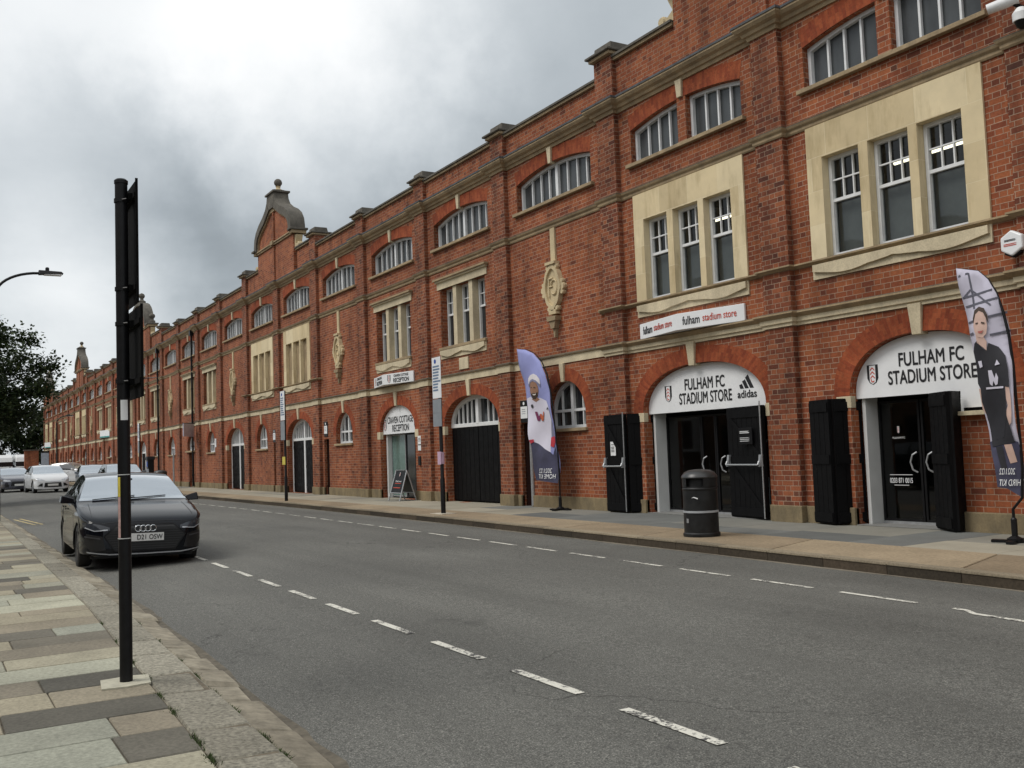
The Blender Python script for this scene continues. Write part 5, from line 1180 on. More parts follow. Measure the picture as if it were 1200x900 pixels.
F2 = {'out': [(-0.518, 3.41), (-0.478, 3.183), (-0.414, 2.795), (-0.351, 2.412), (-0.322, 2.078), (-0.281, 1.664), (-0.226, 1.212), (-0.168, 0.928), (-0.135, 0.667), (-0.021, 0.648), (0.127, 0.54), (0.157, 0.887), (0.151, 1.203), (0.144, 1.441), (0.134, 1.759), (0.131, 2.119), (0.103, 2.483), (0.052, 2.772), (-0.016, 3.026), (-0.113, 3.206), (-0.238, 3.331)], 'navy': [(-0.226, 1.212), (-0.172, 1.227), (-0.017, 1.267), (0.151, 1.203), (0.157, 0.887), (0.127, 0.54), (-0.021, 0.648), (-0.135, 0.667), (-0.168, 0.928)], 'hair': [(-0.291, 2.737), (-0.274, 2.838), (-0.208, 2.878), (-0.139, 2.848), (-0.102, 2.761), (-0.092, 2.649), (-0.114, 2.713), (-0.144, 2.791), (-0.204, 2.824), (-0.251, 2.789), (-0.278, 2.673)], 'face': [(-0.275, 2.714), (-0.251, 2.789), (-0.204, 2.824), (-0.152, 2.8), (-0.118, 2.722), (-0.108, 2.622), (-0.123, 2.53), (-0.166, 2.486), (-0.219, 2.5), (-0.259, 2.559), (-0.28, 2.644)], 'neck': [(-0.251, 2.545), (-0.156, 2.501), (-0.126, 2.436), (-0.134, 2.327), (-0.175, 2.372), (-0.242, 2.433)], 'eyel': [(-0.246, 2.677), (-0.21, 2.681), (-0.211, 2.664), (-0.243, 2.66)], 'eyer': [(-0.169, 2.684), (-0.13, 2.67), (-0.136, 2.655), (-0.171, 2.663)], 'mouth': [(-0.214, 2.57), (-0.169, 2.572), (-0.146, 2.578), (-0.167, 2.543), (-0.202, 2.544)], 'shirt': [(-0.322, 2.326), (-0.287, 2.426), (-0.24, 2.457), (-0.185, 2.361), (-0.134, 2.331), (-0.11, 2.418), (-0.009, 2.358), (0.068, 2.245), (0.099, 2.082), (0.104, 1.921), (0.099, 1.861), (0.049, 1.877), (0.052, 1.684), (0.049, 1.525), (-0.005, 1.267), (-0.172, 1.227), (-0.214, 1.375), (-0.237, 1.539), (-0.269, 1.704), (-0.266, 1.868), (-0.306, 1.932), (-0.307, 2.159)], 'arml': [(-0.301, 1.87), (-0.257, 1.867), (-0.26, 1.703), (-0.188, 1.597), (-0.105, 1.54), (-0.102, 1.467), (-0.142, 1.51), (-0.237, 1.539), (-0.276, 1.614), (-0.284, 1.746)], 'armr': [(0.054, 1.877), (0.099, 1.861), (0.114, 1.721), (0.119, 1.561), (0.11, 1.442), (0.073, 1.396), (0.051, 1.445), (0.043, 1.565), (0.075, 1.643), (0.055, 1.724)], 'shorts': [(-0.214, 1.375), (-0.238, 1.53), (0.049, 1.525), (0.096, 1.363), (0.118, 1.204), (-0.186, 1.151)], 'sock1': [(-0.143, 1.15), (-0.047, 1.16), (-0.016, 0.887), (-0.084, 0.888)], 'leg2': [(-0.024, 1.175), (0.074, 1.181), (0.1, 0.966), (0.023, 0.947)], 'W': [(-0.126, 2.081), (-0.082, 2.082), (-0.055, 1.982), (-0.033, 2.045), (-0.011, 1.986), (-0.026, 1.907), (-0.053, 1.893), (-0.074, 1.951), (-0.092, 1.888), (-0.121, 1.914)], 'spon': [(-0.176, 1.877), (0.041, 1.878), (0.039, 1.854), (-0.178, 1.853)], 'bad': [(-0.254, 2.204), (-0.2, 2.207), (-0.193, 2.132), (-0.234, 2.119)], 'adi': [(-0.043, 2.135), (-0.021, 2.206), (0.014, 2.146)], 'b1': [(-0.478, 3.31), (-0.365, 3.332), (-0.363, 3.307), (-0.476, 3.28)], 'b2': [(-0.365, 3.332), (-0.343, 3.32), (-0.282, 2.86), (-0.309, 2.864)], 'b3': [(-0.443, 3.03), (-0.056, 3.082), (-0.053, 3.057), (-0.44, 3.004)], 'b4': [(-0.415, 2.912), (0.01, 2.973), (0.017, 2.948), (-0.408, 2.886)], 'b5': [(-0.434, 3.028), (-0.344, 3.119), (-0.332, 3.101), (-0.417, 3.013)], 'b6': [(-0.331, 3.117), (-0.07, 2.891), (-0.08, 2.872), (-0.346, 3.103)], 'b7': [(-0.384, 2.707), (-0.292, 2.724), (-0.289, 2.699), (-0.382, 2.682)], 'b8': [(-0.102, 2.753), (0.087, 2.787), (0.089, 2.759), (-0.1, 2.724)], 'b9': [(-0.097, 2.527), (0.109, 2.563), (0.111, 2.534), (-0.095, 2.498)], 'b10': [(-0.368, 2.559), (-0.294, 2.571), (-0.292, 2.546), (-0.365, 2.534)], 'txt': [(-0.01, 0.855), (0.031, 0.72), (-0.06, 0.808), (0.113, 0.69)]}

# ================================================================ feather flags
def flag(label, s0, y0, F, mats, cols, order, txts, pole):
    e = thing('feather_flag', label, 'feather flag', (-s0, y0, 0)); iv = Matrix.Translation((s0, -y0, 0)); bf_ = snap()
    m = MB(False); wv = lambda x, z: 0
    A = [(-s0+x, y0-.004, z) for x, z in F['out']]; B = [(-s0+x, y0+.004, z) for x, z in F['out']]
    m.face(A); m.face(B); m.quadstrip(A, B, True); banner = m.build('banner', mats['bg'])
    m = MB(False); ml = []; k = 0
    for i, (nm, c) in enumerate(order):
        if c not in ml: ml.append(c)
        A = [(-s0+x, y0-.006-.0012*i, z) for x, z in F[nm]]; m.face(A, ml.index(c))
    fig = m.build('printed_figure', [cols[c] for c in ml], merge=False)
    def billow(o):
        bm = bmesh.new(); bm.from_mesh(o.data); bmesh.ops.triangulate(bm, faces=bm.faces)
        for _ in range(6):
            es = [q for q in bm.edges if q.calc_length() > .13]
            if not es: break
            bmesh.ops.subdivide_edges(bm, edges=es, cuts=1); bmesh.ops.triangulate(bm, faces=bm.faces)
        for v in bm.verts: v.co.y += bil(v.co.x+s0, v.co.z)
        for f_ in bm.faces: f_.smooth = True
        bm.to_mesh(o.data); bm.free()
    xo = [p[0] for p in F['out']]; zo = [p[1] for p in F['out']]
    def bil(x, z):
        u = (x-min(xo))/(max(xo)-min(xo)); return .035*math.sin(3.2*z+5*u+s0)+.018*math.sin(9*u-2.4*z)+.012*math.sin(7.5*z-6*u)-.05*math.sin(math.pi*min(1, max(0, u)))
    billow(banner); billow(fig)
    fr = FR((-s0, y0, 0), (1, 0, 0)); tt = []
    for body, (x, z), w, h in txts: tt.append(text('print', body, w, h, SIGNW, fr, None, x, z, .006+.0012*len(order)+.004, mirror=True, shear=-.1)); billow(tt[-1])
    m = MB(False); P = [(-s0+x, y0+.0, z) for x, z in pole]; m.tube(P, [.018]*(len(P)-4)+[.012, .010, .008, .006], 8); m.build('pole', BLACKM, smooth='auto')
    m = MB(False); m.lathe((-s0, y0, 0), [(.035, 0), (.035, .28), (.02, .3)], 12); m.build('ground_socket', BLACKM)
    m = MB(False)
    for a in (20, 110): 
        c, d = math.cos(R(a)), math.sin(R(a)); w = .045
        m.prismz([(-s0-c*.26-d*w, y0-d*.26+c*w), (-s0+c*.26-d*w, y0+d*.26+c*w), (-s0+c*.26+d*w, y0+d*.26-c*w), (-s0-c*.26+d*w, y0-d*.26-c*w)], 0.004, .035+.002*(a > 50))
    m.lathe((-s0, y0, 0), [(.09, .0), (.09, .05), (.04, .08)], 16); m.build('base', BLACKM)
    adopt(e, iv, bf_)
    for o in [fig]+tt: o.parent = banner; o.matrix_parent_inverse = Matrix.Identity(4)
SKIN = plain('printed_skin', (.30, .16, .10), .7, .15); SKIN2 = plain('printed_pale_skin', (.55, .38, .32), .7, .12)
cols = dict(white=plain('printed_white', (.62, .60, .70), .7, .06, 2), hat=plain('printed_hat_white', (.66, .62, .64), .7, .1), skin=SKIN, skin2=SKIN2, dark=plain('printed_navy', (.045, .045, .085), .7, .4, 3), black=plain('printed_black', (.018, .018, .024), .7, .3, 4),
            hair=plain('printed_hair', (.05, .03, .02), .7), red=plain('printed_red', (.45, .03, .05), .7), maroon=plain('printed_maroon', (.16, .02, .08), .7), orange=plain('printed_orange', (.5, .12, .05), .7), lips=plain('printed_lips', (.40, .12, .10), .7), teeth=plain('printed_teeth', (.75, .7, .66), .7), beam=plain('printed_grey_beam', (.10, .10, .13), .7), arm=plain('printed_grey_sleeve', (.20, .20, .30), .7, .3, 5), crest=SIGNW)
def fit_pole(pts): return pts
flag('lilac feather flag printed with a smiling player in white bucket hat and white shirt', 17.953, 11.745, F1, dict(bg=plain('lilac_banner_cloth', (.27, .29, .56), .75, .12, 1.2)), cols,
     [('arm', 'arm'), ('shirt', 'white'), ('trous', 'dark'), ('neck', 'skin'), ('face', 'skin'), ('beard', 'hair'), ('smile', 'teeth'), ('eyel', 'hair'), ('eyer', 'hair'), ('hat', 'hat'), ('hatband', 'arm'), ('glove', 'red'), ('glove2', 'red'), ('W', 'maroon'), ('W2', 'orange'), ('adi', 'black'), ('bad', 'black')],
     [('2021/22', (F1['txt'][0][0]-.02, F1['txt'][0][1]), .42, .10), ('HOME KIT', (F1['txt'][1][0], F1['txt'][1][1]), .58, .10)],
     [(0, .06), (.0, .5), (.01, .9)]+[p for p in F1['out'][10:]]+[F1['out'][0]])
flag('feather flag printed with a player in dark kit at the far right', 7.283, 11.244, F2, dict(bg=plain('pale_banner_cloth', (.52, .50, .60), .75, .12, 1.2)), cols,
     [(b, 'beam') for b in ('b1', 'b2', 'b3', 'b4', 'b5', 'b6', 'b7', 'b8', 'b9', 'b10')]+[('navy', 'dark'), ('arml', 'skin2'), ('armr', 'skin2'), ('leg2', 'skin2'), ('sock1', 'black'), ('shorts', 'black'), ('shirt', 'black'), ('neck', 'skin2'), ('face', 'skin2'), ('hair', 'hair'), ('eyel', 'hair'), ('eyer', 'hair'), ('mouth', 'lips'), ('W', 'white'), ('spon', 'white'), ('bad', 'white'), ('adi', 'white')],
     [('2021/22', (F2['txt'][0][0], F2['txt'][0][1]), .17, .075), ('THIRD KIT', (F2['txt'][1][0]-.0, F2['txt'][1][1]), .26, .075)],
     [(0, .06), (.0, .4)]+[p for p in F2['out'][10:]]+[F2['out'][0]])

# ================================================================ cars
def car_paint(name, c, metal=.0, rough=.22, coat=.6):
    m = NT(name); m.col(c); m.set(Roughness=rough, Metallic=metal, Coat_Weight=coat, Coat_Roughness=.05, Specular_IOR_Level=(.5 if coat else .26)); m.bump(m.noise(3, 2), .015, .01); return m.m
CARGL = NT('car_glass'); CARGL.col((.012, .014, .016)); CARGL.set(Roughness=.04, IOR=1.9, Specular_IOR_Level=.5, Coat_Weight=.5, Coat_IOR=1.8, Coat_Roughness=.03); CARGL = CARGL.m
WSCR = NT('reflective_windscreen'); WSCR.col((.62, .66, .70)); WSCR.set(Roughness=.07, Metallic=.8, Specular_IOR_Level=.6); WSCR = WSCR.m
TYRE = plain('tyre_rubber', (.018, .018, .018), .85, .2, 30); RIM = plain('alloy_rim', (.30, .31, .32), .35, .1, 10, Metallic=.7); RIMD = plain('dark_alloy_rim', (.05, .05, .055), .35, .2, 10, Metallic=.5)
CHROME = plain('chrome_trim', (.6, .62, .64), .12, .05, 5, Metallic=.9); LAMPG = plain('headlamp_glass', (.04, .045, .055), .08, .3, 9); LAMPL = plain('clear_headlamp', (.45, .47, .5), .08, .3, 9); GRILLE = plain('black_grille', (.007, .007, .008), .5); PLATE = plain('white_number_plate', (.72, .72, .70), .4, .04)
DRL = plain('lamp_strip', (.5, .52, .55), .15)
def pchip(tab):
    xs = [a for a, _ in tab]; ys = [b for _, b in tab]; n = len(xs); d = [(ys[i+1]-ys[i])/(xs[i+1]-xs[i]) for i in range(n-1)]; mm_ = [d[0]]
    for i in range(1, n-1): mm_.append(0 if d[i-1]*d[i] <= 0 else 2*d[i-1]*d[i]/(d[i-1]+d[i]))
    mm_.append(d[-1])
    def f(x):
        if x <= xs[0]: return ys[0]
        if x >= xs[-1]: return ys[-1]
        i = max(j for j in range(n-1) if xs[j] <= x); h = xs[i+1]-xs[i]; t = (x-xs[i])/h
        return (2*t**3-3*t**2+1)*ys[i]+(t**3-2*t**2+t)*h*mm_[i]+(-2*t**3+3*t**2)*ys[i+1]+(t**3-t**2)*h*mm_[i+1]
    return f
def make_car(label, s, y, rz, paint, style='saloon', detail=False, plate=None, group=None, zoff=0.0, rim=None):
    P = dict(
        saloon=dict(L=4.5, W=.905, top=[(0, .60), (.06, .70), (.3, .80), (.8, .91), (1.22, .985), (1.6, 1.19), (2.02, 1.375), (2.5, 1.43), (3.1, 1.40), (3.6, 1.27), (4.05, 1.09), (4.35, 1.05), (4.5, .95)], cowl=1.24, head=2.05, rh=3.35, deck=4.02,
            belt=[(0, .58), (.06, .66), (.3, .74), (.8, .84), (1.25, .91), (2, .94), (3.2, .985), (4, 1.0), (4.5, .90)], wr=[(0, .80), (.8, .84), (1.2, .82), (2.05, .655), (3.3, .64), (4.1, .74), (4.5, .8)], f=.86, b=3.48),
        hatch=dict(L=4.3, W=.90, top=[(0, .60), (.06, .70), (.3, .82), (.8, .95), (1.15, 1.02), (1.55, 1.25), (1.95, 1.43), (2.5, 1.48), (3.3, 1.45), (3.8, 1.36), (4.15, 1.1), (4.3, .85)], cowl=1.1, head=1.95, rh=3.7, deck=4.12,
            belt=[(0, .58), (.06, .66), (.3, .76), (.8, .88), (1.2, .95), (2, .98), (3.4, 1.03), (4.1, 1.0), (4.3, .82)], wr=[(0, .80), (.8, .84), (1.1, .82), (1.95, .68), (3.6, .66), (4.3, .74)], f=.86, b=3.48),
        suv=dict(L=4.65, W=.95, top=[(0, .70), (.06, .84), (.3, .98), (.9, 1.08), (1.25, 1.13), (1.7, 1.38), (2.15, 1.60), (2.7, 1.66), (3.5, 1.60), (4.1, 1.42), (4.5, 1.2), (4.65, .95)], cowl=1.22, head=2.15, rh=3.95, deck=4.5,
            belt=[(0, .68), (.06, .80), (.3, .92), (.9, 1.0), (1.3, 1.06), (2, 1.09), (3.6, 1.15), (4.4, 1.12), (4.65, .9)], wr=[(0, .82), (.9, .85), (1.25, .82), (2.15, .68), (3.9, .64), (4.65, .74)], f=.92, b=3.72))[style]
    L, Wd = P['L'], P['W']; top, belt, wrf = pchip(P['top']), pchip(P['belt']), pchip(P['wr'])
    wf = pchip([(0, .60*Wd/.9), (.05, .70*Wd/.9), (.14, .79*Wd/.9), (.32, .855*Wd/.9), (.6, .885*Wd/.9), (1.2, Wd), (L-1.0, Wd), (L-.45, Wd*.955), (L-.12, Wd*.87), (L, Wd*.72)])
    ra = .355
    def zb(t):
        b = .20+.10*max(0, 1-t/.25)**2*0+.04*max(0, 1-(L-t)/.3)
        for tw in (P['f'], P['b']):
            d = abs(t-tw)
            if d < ra+.0: b = max(b, .33+math.sqrt(max(0, ra*ra-d*d))*1.0)
        return b
    base_t = sorted(set([0, .02, .05, .09, .14, .2, .27]+[round(.34+i*.055, 4) for i in range(int((L-.7)/.055))]+[L-.3, L-.2, L-.12, L-.06, L-.02, L]+[P['f']-ra, P['f']+ra, P['b']-ra, P['b']+ra]+[P['cowl'], P['head'], P['rh'], P['deck']]))
    secs = []; NS = 9; NG = 5; NTp = 7
    for t in base_t:
        w = wf(t); b = zb(t); zt = top(t); zbl = min(belt(t), zt-.015); wr = wrf(t)*w/Wd*1.0 if t > .3 else wrf(t)*w/Wd
        inr = 1.0; lowin = .90 if b < .3 else .995
        z = [b+(zbl-b)*q for q in (0, .07, .2, .36, .52, .66, .80, .93, 1)]
        def wz(zz):   # side section: tuck at the sill, bulge at .5, shoulder line, small tumblehome
            g = pchip([(.18, .955), (.30, .985), (.50, .995), (.66, .975), (.76, 1.0), (.84, .985), (1.2, .955)])
            return w*g(zz)
        row = [(wz(zz)*(lowin if i == 0 else 1), zz) for i, zz in enumerate(z)]
        wb = row[-1][0]-.03; zr = zt-.035 if zt-zbl > .12 else zt-.012
        for q in range(1, NG+1):
            u_ = q/NG; row.append((wb+(wr*1.0-wb)*(u_**1.0)+.025*math.sin(math.pi*u_), zbl+.008+(zr-zbl-.008)*u_))
        for q in range(1, NTp+1):
            u_ = q/NTp; row.append((wr*(1-u_), zr+(zt-zr)*(1-(1-u_)**2.2)))
        secs.append((t, row))
    body = MB(False); NR = len(secs[0][1])
    def V(t, p, sg): return (L/2-t, sg*p[0], p[1])
    cowl, head, rh, deck = P['cowl'], P['head'], P['rh'], P['deck']
    for (t0, A), (t1, B) in zip(secs, secs[1:]):
        tm = (t0+t1)/2
        for i in range(NR-1):
            mi = 0; zg = top(tm)-belt(tm)
            if 9 <= i < 8+NG and zg > .16:
                pil = P['head']+.62; pil2 = pil+1.02
                if cowl+.30 < tm < rh+.42*(deck-rh): mi = 1
                if any(abs(tm-pp) < .035 for pp in (pil,)): mi = 2
            if 8 <= i < 9 and zg > .16 and cowl+.3 < tm < rh+.3: mi = 2
            if i >= 9+NG-1 and cowl+.03 < tm < head-.02 and i >= 8+NG: mi = 3
            if i >= 8+NG+1 and rh+.06 < tm < deck-.06: mi = 1
            for sg in (1, -1):
                q = [V(t0, A[i], sg), V(t1, B[i], sg), V(t1, B[i+1], sg), V(t0, A[i+1], sg)]
                body.face(q, mi)
    for k in (0, -1):
        t, A = secs[k]; body.face([V(t, p, 1) for p in A]+[V(t, p, -1) for p in A[::-1][1:]], 0)
    root = thing('parked_car', label, 'car', (0, 0, 0), 0, group)
    bo = body.build('body', [paint, CARGL, BLACKP, WSCR], smooth='auto')
    me = bo.data; me.shade_smooth()
    try: me.set_sharp_from_angle(angle=R(28))
    except Exception: pass
    bm = bmesh.new(); bm.from_mesh(me); bvh = BVHTree.FromBMesh(bm); bm.free()
    parts = [bo]
    u = MB(False); u.box(-L/2+.3, L/2-.25, -Wd*.80, Wd*.80, .16, .62); parts.append(u.build('underbody', GRILLE))
    # wheels
    for tw in (P['f'], P['b']):
        for sg in (1, -1):
            x0 = L/2-tw; r = .325; yo = sg*(Wd-.035); w = MB(False); c = (x0, yo-sg*.1, r)
            prof = [(.20, -.10), (.29, -.10), (.32, -.07), (r, -.03), (r, .04), (.32, .085), (.30, .098), (.235, .10), (.225, .085)]
            w.lathe((c[0], c[1], c[2]), [(a, b*sg) for a, b in prof], 28, axis='y'); wo = w.build('wheel', TYRE, smooth='auto')
            m = MB(False); yy = c[1]+sg*.075
            m.lathe((c[0], yy, c[2]), [(.232, .012*sg), (.218, .014*sg), (.212, -.03*sg)], 28, axis='y')
            for k in range(10):
                a = R(36*k+(7 if k % 2 else -7)); a2 = R(36*k+(1 if k % 2 else -1)*1.5); ca, sa = math.cos(a), math.sin(a); wv = .011
                p0 = (c[0]+.04*math.cos(a2), c[2]+.04*math.sin(a2)); p1 = (c[0]+.22*ca, c[2]+.22*sa); nx, nz = -sa*wv, ca*wv
                m.hexa([(p0[0]-nx, yy-.012, p0[1]-nz), (p1[0]-nx, yy-.012, p1[1]-nz), (p1[0]+nx, yy-.012, p1[1]+nz), (p0[0]+nx, yy-.012, p0[1]+nz), (p0[0]-nx, yy+.012, p0[1]-nz), (p1[0]-nx, yy+.012, p1[1]-nz), (p1[0]+nx, yy+.012, p1[1]+nz), (p0[0]+nx, yy+.012, p0[1]+nz)])
            m.lathe((c[0], yy, c[2]), [(.055, -.02*sg), (.055, .018*sg), (.02, .022*sg)], 14, axis='y'); ro_ = m.build('rim', rim or RIM); ro_.parent = wo
            m = MB(False); m.lathe((c[0], c[1]-sg*.02, c[2]), [(.21, 0), (.21, .01*sg)], 20, axis='y'); d_ = m.build('brake_disc', GRILLE); d_.parent = wo
            parts.append(wo)
    def hit(yv, zv, d=.006):
        h = bvh.ray_cast(Vector((L/2+1, yv, zv)), Vector((-1, 0, 0)))
        if h[0] is None: return None
        n = h[1]; n = n if n.x > 0 else -n
        return tuple(h[0]+n*d+Vector((.0, 0, 0)))
    def patch(name, mat, poly, d=.006, res=.03, mirror=True):
        """front artwork: a (y,z) polygon laid onto the body shell"""
        for sg in ((1, -1) if mirror else (1,)):
            b2_ = bmesh.new(); vs = [b2_.verts.new((sg*a, b, 0)) for a, b in poly]; f = b2_.faces.new(vs)
            bmesh.ops.triangulate(b2_, faces=[f])
            for _ in range(6):
                es = [e_ for e_ in b2_.edges if e_.calc_length() > res*2]
                if not es: break
                bmesh.ops.subdivide_edges(b2_, edges=es, cuts=1); bmesh.ops.triangulate(b2_, faces=b2_.faces[:])
            m = MB(False); ok = {}
            for v in b2_.verts: ok[v.index] = None
            b2_.verts.ensure_lookup_table()
            for f in b2_.faces:
                pts = [hit(v.co.x, v.co.y, d) for v in f.verts]
                if None not in pts: m.face(pts)
            b2_.free()
            if m.f: parts.append(m.build(name, mat, smooth=True))
    def strip(name, mat, pts, wdt, d=.008, mirror=True):
        for sg in ((1, -1) if mirror else (1,)):
            fine = []
            for (a, b), (c_, e_) in zip(pts, pts[1:]):
                for k in range(8): fine.append((a+(c_-a)*k/8, b+(e_-b)*k/8))
            fine.append(pts[-1]); m = MB(False)
            A = [hit(sg*a, b-wdt/2, d) for a, b in fine]; B = [hit(sg*a, b+wdt/2, d) for a, b in fine]
            for i in range(len(A)-1):
                if None not in (A[i], A[i+1], B[i], B[i+1]): m.face([A[i], A[i+1], B[i+1], B[i]])
            if m.f: parts.append(m.build(name, mat, smooth=True))
    k = Wd/.9; zn = .0 if style != 'suv' else .14
    if detail:
        patch('grille', GRILLE, [(-.40, .655), (.40, .655), (.58, .50), (.43, .28), (-.43, .28), (-.58, .50)], .008, mirror=False)
        m = MB(False); G0_ = [(-.40, .655), (.40, .655), (.58, .50), (.43, .28), (-.43, .28), (-.58, .50), (-.40, .655)]
        strip('grille_surround', BLACKM, G0_, .022, .014, mirror=False)
        for zz in [.30+.035*i for i in range(10)]:
            hw_ = .43+(.58-.43)*(zz-.28)/.22 if zz < .5 else .58-(.18)*(zz-.5)/.155
            strip('grille_mesh', plain('grille_mesh_grey', (.03, .03, .032), .35), [(-hw_+.03, zz), (hw_-.03, zz)], .008, .014, mirror=False)
        patch('headlight', LAMPG, [(.50, .585), (.50, .625), (.62, .665), (.80, .70), (.845, .70), (.83, .62), (.72, .575)], .007, .025)
        strip('lamp_strip', DRL, [(.53, .592), (.70, .582), (.81, .63)], .012, .014)
        patch('air_intake', GRILLE, [(.60, .50), (.80, .54), (.83, .40), (.74, .28), (.55, .30)], .007)
        strip('intake_fin', plain('dark_trim', (.05, .05, .055), .3), [(.62, .47), (.81, .50)], .02, .02)
        strip('lower_trim', plain('satin_silver_trim', (.28, .29, .30), .3), [(-.78, .275), (-.5, .235), (0, .23), (.5, .235), (.78, .275)], .018, .02, mirror=False)
        # four-ring badge
        for i in range(4):
            yy = -.105+.07*i; h = hit(yy, .60, .022); m = MB(False)
            m.tube([(h[0]+(.0), yy+.045*math.cos(R(a)), .60+.045*math.sin(R(a))) for a in range(0, 361, 24)], .008, 6, cap=False); parts.append(m.build('ring_badge', CHROME, smooth=True))
        h = hit(0, .47, .03); m = MB(False); m.box(h[0]-.012, h[0], -.26, .26, .415, .53); parts.append(m.build('number_plate', PLATE))
        fr = FR((h[0]+.0, 0, .4725), (0, 1, 0)); parts.append(text('plate_text', plate, .36, .072, INK, fr, None, .06, 0, .003, bold=.012))
        strip('bonnet_seam', GRILLE, [(-.60, .685), (-.4, .70), (0, .705), (.4, .70), (.60, .685)], .006, .004, mirror=False)
    else:
        if style == 'hatch':
            patch('headlight', LAMPL, [(.42, .66), (.44, .70), (.72, .79), (.83, .80), (.80, .70), (.62, .65)], .007, .04)
            patch('grille', GRILLE, [(-.40, .54), (.40, .54), (.44, .30), (-.44, .30)], .008, .05, mirror=False)
            patch('air_intake', GRILLE, [(.50, .52), (.60, .50), (.76, .36), (.52, .34)], .008, .05); strip('grille_bar', CHROME, [(-.36, .62), (.36, .62)], .03, .012, mirror=False)
        else:
            patch('headlight', LAMPL, [(.45, .62+zn), (.46, .68+zn), (.78, .74+zn), (.83, .68+zn), (.72, .61+zn)], .007, .04)
            patch('grille', GRILLE, [(-.40, .62+zn), (.40, .62+zn), (.46, .36+zn), (-.46, .36+zn)], .008, .05, mirror=False)
            patch('air_intake', GRILLE, [(.54, .46+zn), (.76, .48+zn), (.74, .32+zn), (.54, .32+zn)], .008, .05)
        h = hit(0, .43+zn, .02); m = MB(False); m.box(h[0]-.01, h[0], -.26, .26, .37+zn, .48+zn); parts.append(m.build('number_plate', PLATE))
    # bonnet badge line, wipers, mirrors, door seams, handles
    for sg in (1, -1):
        m = MB(False); xm = L/2-(cowl+.36); zm = belt(cowl+.36)+.07
        m.hexa([(xm-.06, sg*(Wd-.06), zm-.05), (xm+.03, sg*(Wd-.06), zm-.05), (xm+.09, sg*(Wd+.16), zm-.04), (xm-.06, sg*(Wd+.17), zm-.03), (xm-.06, sg*(Wd-.04), zm+.03), (xm+.02, sg*(Wd-.04), zm+.03), (xm+.05, sg*(Wd+.14), zm+.085), (xm-.06, sg*(Wd+.15), zm+.085)])
        m.hexa([(xm-.04, sg*(Wd-.12), zm-.07), (xm+.02, sg*(Wd-.12), zm-.07), (xm+.03, sg*(Wd-.0), zm-.03), (xm-.04, sg*(Wd-.0), zm-.03), (xm-.04, sg*(Wd-.12), zm-.04), (xm+.02, sg*(Wd-.12), zm-.04), (xm+.03, sg*(Wd-.0), zm+.0), (xm-.04, sg*(Wd-.0), zm+.0)])
        parts.append(m.build('wing_mirror', paint, smooth='auto', bevel=.018))
        def side(t, zz, d=.004):
            h = bvh.ray_cast(Vector((L/2-t, sg*2, zz)), Vector((0, -sg, 0)))
            return None if h[0] is None else tuple(h[0]+Vector((0, sg*d, 0)))
        m = MB(False)
        for tt in (cowl+.12, head+.62, rh-.15):
            A = [side(tt-.004+.0*zz, zz) for zz in [.30+.06*i for i in range(11)]]; B = [side(tt+.004, zz) for zz in [.30+.06*i for i in range(11)]]
            for i in range(10):
                if None not in (A[i], A[i+1], B[i], B[i+1]): m.face([A[i], A[i+1], B[i+1], B[i]])
        parts.append(m.build('door_seams', GRILLE))
        for tt in (head+.42, rh-.30):
            hz = belt(tt)-.12; a_ = side(tt, hz, 0); 
            if a_: m = MB(False); m.box(a_[0]-.09, a_[0]+.09, a_[1]-.01, a_[1]+.03 if sg > 0 else a_[1]-.03, hz-.013, hz+.013); parts.append(m.build('door_handle', paint, bevel=.006))
    def topz(t, yv, d=.012):
        h = bvh.ray_cast(Vector((L/2-t, yv, 3)), Vector((0, 0, -1))); return tuple(h[0]+Vector((.3*d, 0, d)))
    if detail:
        for y0_, y1_ in ((-.15, .50), (-.62, .02)):
            m = MB(False); m.tube([topz(cowl+.03, y0_), topz(cowl+.07, (y0_+y1_)/2), topz(cowl+.12, y1_)], .008, 6); parts.append(m.build('wiper', BLACKM))
        for y0_ in (-.72, .72):
            m = MB(False); sgn = 1 if y0_ > 0 else -1
            A = [topz(t, sgn*(.70+.03*(1-t)), .004) for t in [.28+i*.09 for i in range(10)]]; B = [topz(t, sgn*(.706+.03*(1-t)), .004) for t in [.28+i*.09 for i in range(10)]]; m.quadstrip(A, B); parts.append(m.build('bonnet_seam', GRILLE))
        m = MB(False); m.box(L/2-(head-.22), L/2-(head-.12), -.05, .05, 1.28, 1.33); parts.append(m.build('rear_view_mirror', BLACKM, bevel=.01))
    for o in parts:
        if o.parent is None: o.parent = root
    root.location = (-s, y, roadz(s, min(max(y, 2.3), 8.9))+zoff); root.rotation_euler = (0, 0, rz)
    return root
c_ = make_car('dark navy saloon with four-ring badge parked close to the near kerb behind the foreground pole', 16.68, 2.77, R(-2.0), car_paint('dark_navy_paint', (.004, .005, .008), .0, .10, .0), 'saloon', True, 'D21 OSW', rim=RIMD)
c_.rotation_euler = (R(-1.4), 0, R(-2.0)); c_.location = (-16.53, 2.68, -.112); c_.scale = (.92, .92, .92)
make_car('white hatchback with black lower grille, front towards the camera, at the far left', 60.5, 5.75, R(4), car_paint('white_car_paint', (.62, .63, .64)), 'hatch')
make_car('dark two-tone saloon just left of and behind the white hatchback', 66, 4.45, R(6), car_paint('dark_grey_car_paint', (.05, .05, .065), .3), 'saloon')
make_car('white sport utility car with dark windows standing side-on before the far stand wall', 82, 9.6, R(48), car_paint('pearl_white_car_paint', (.58, .59, .60)), 'suv', zoff=.08, rim=RIMD)
make_car('light grey hatchback parked at the far kerb beyond the dark saloon roof', 61.5, 8.35, R(-3), car_paint('silver_blue_car_paint', (.22, .26, .31), .3), 'hatch')
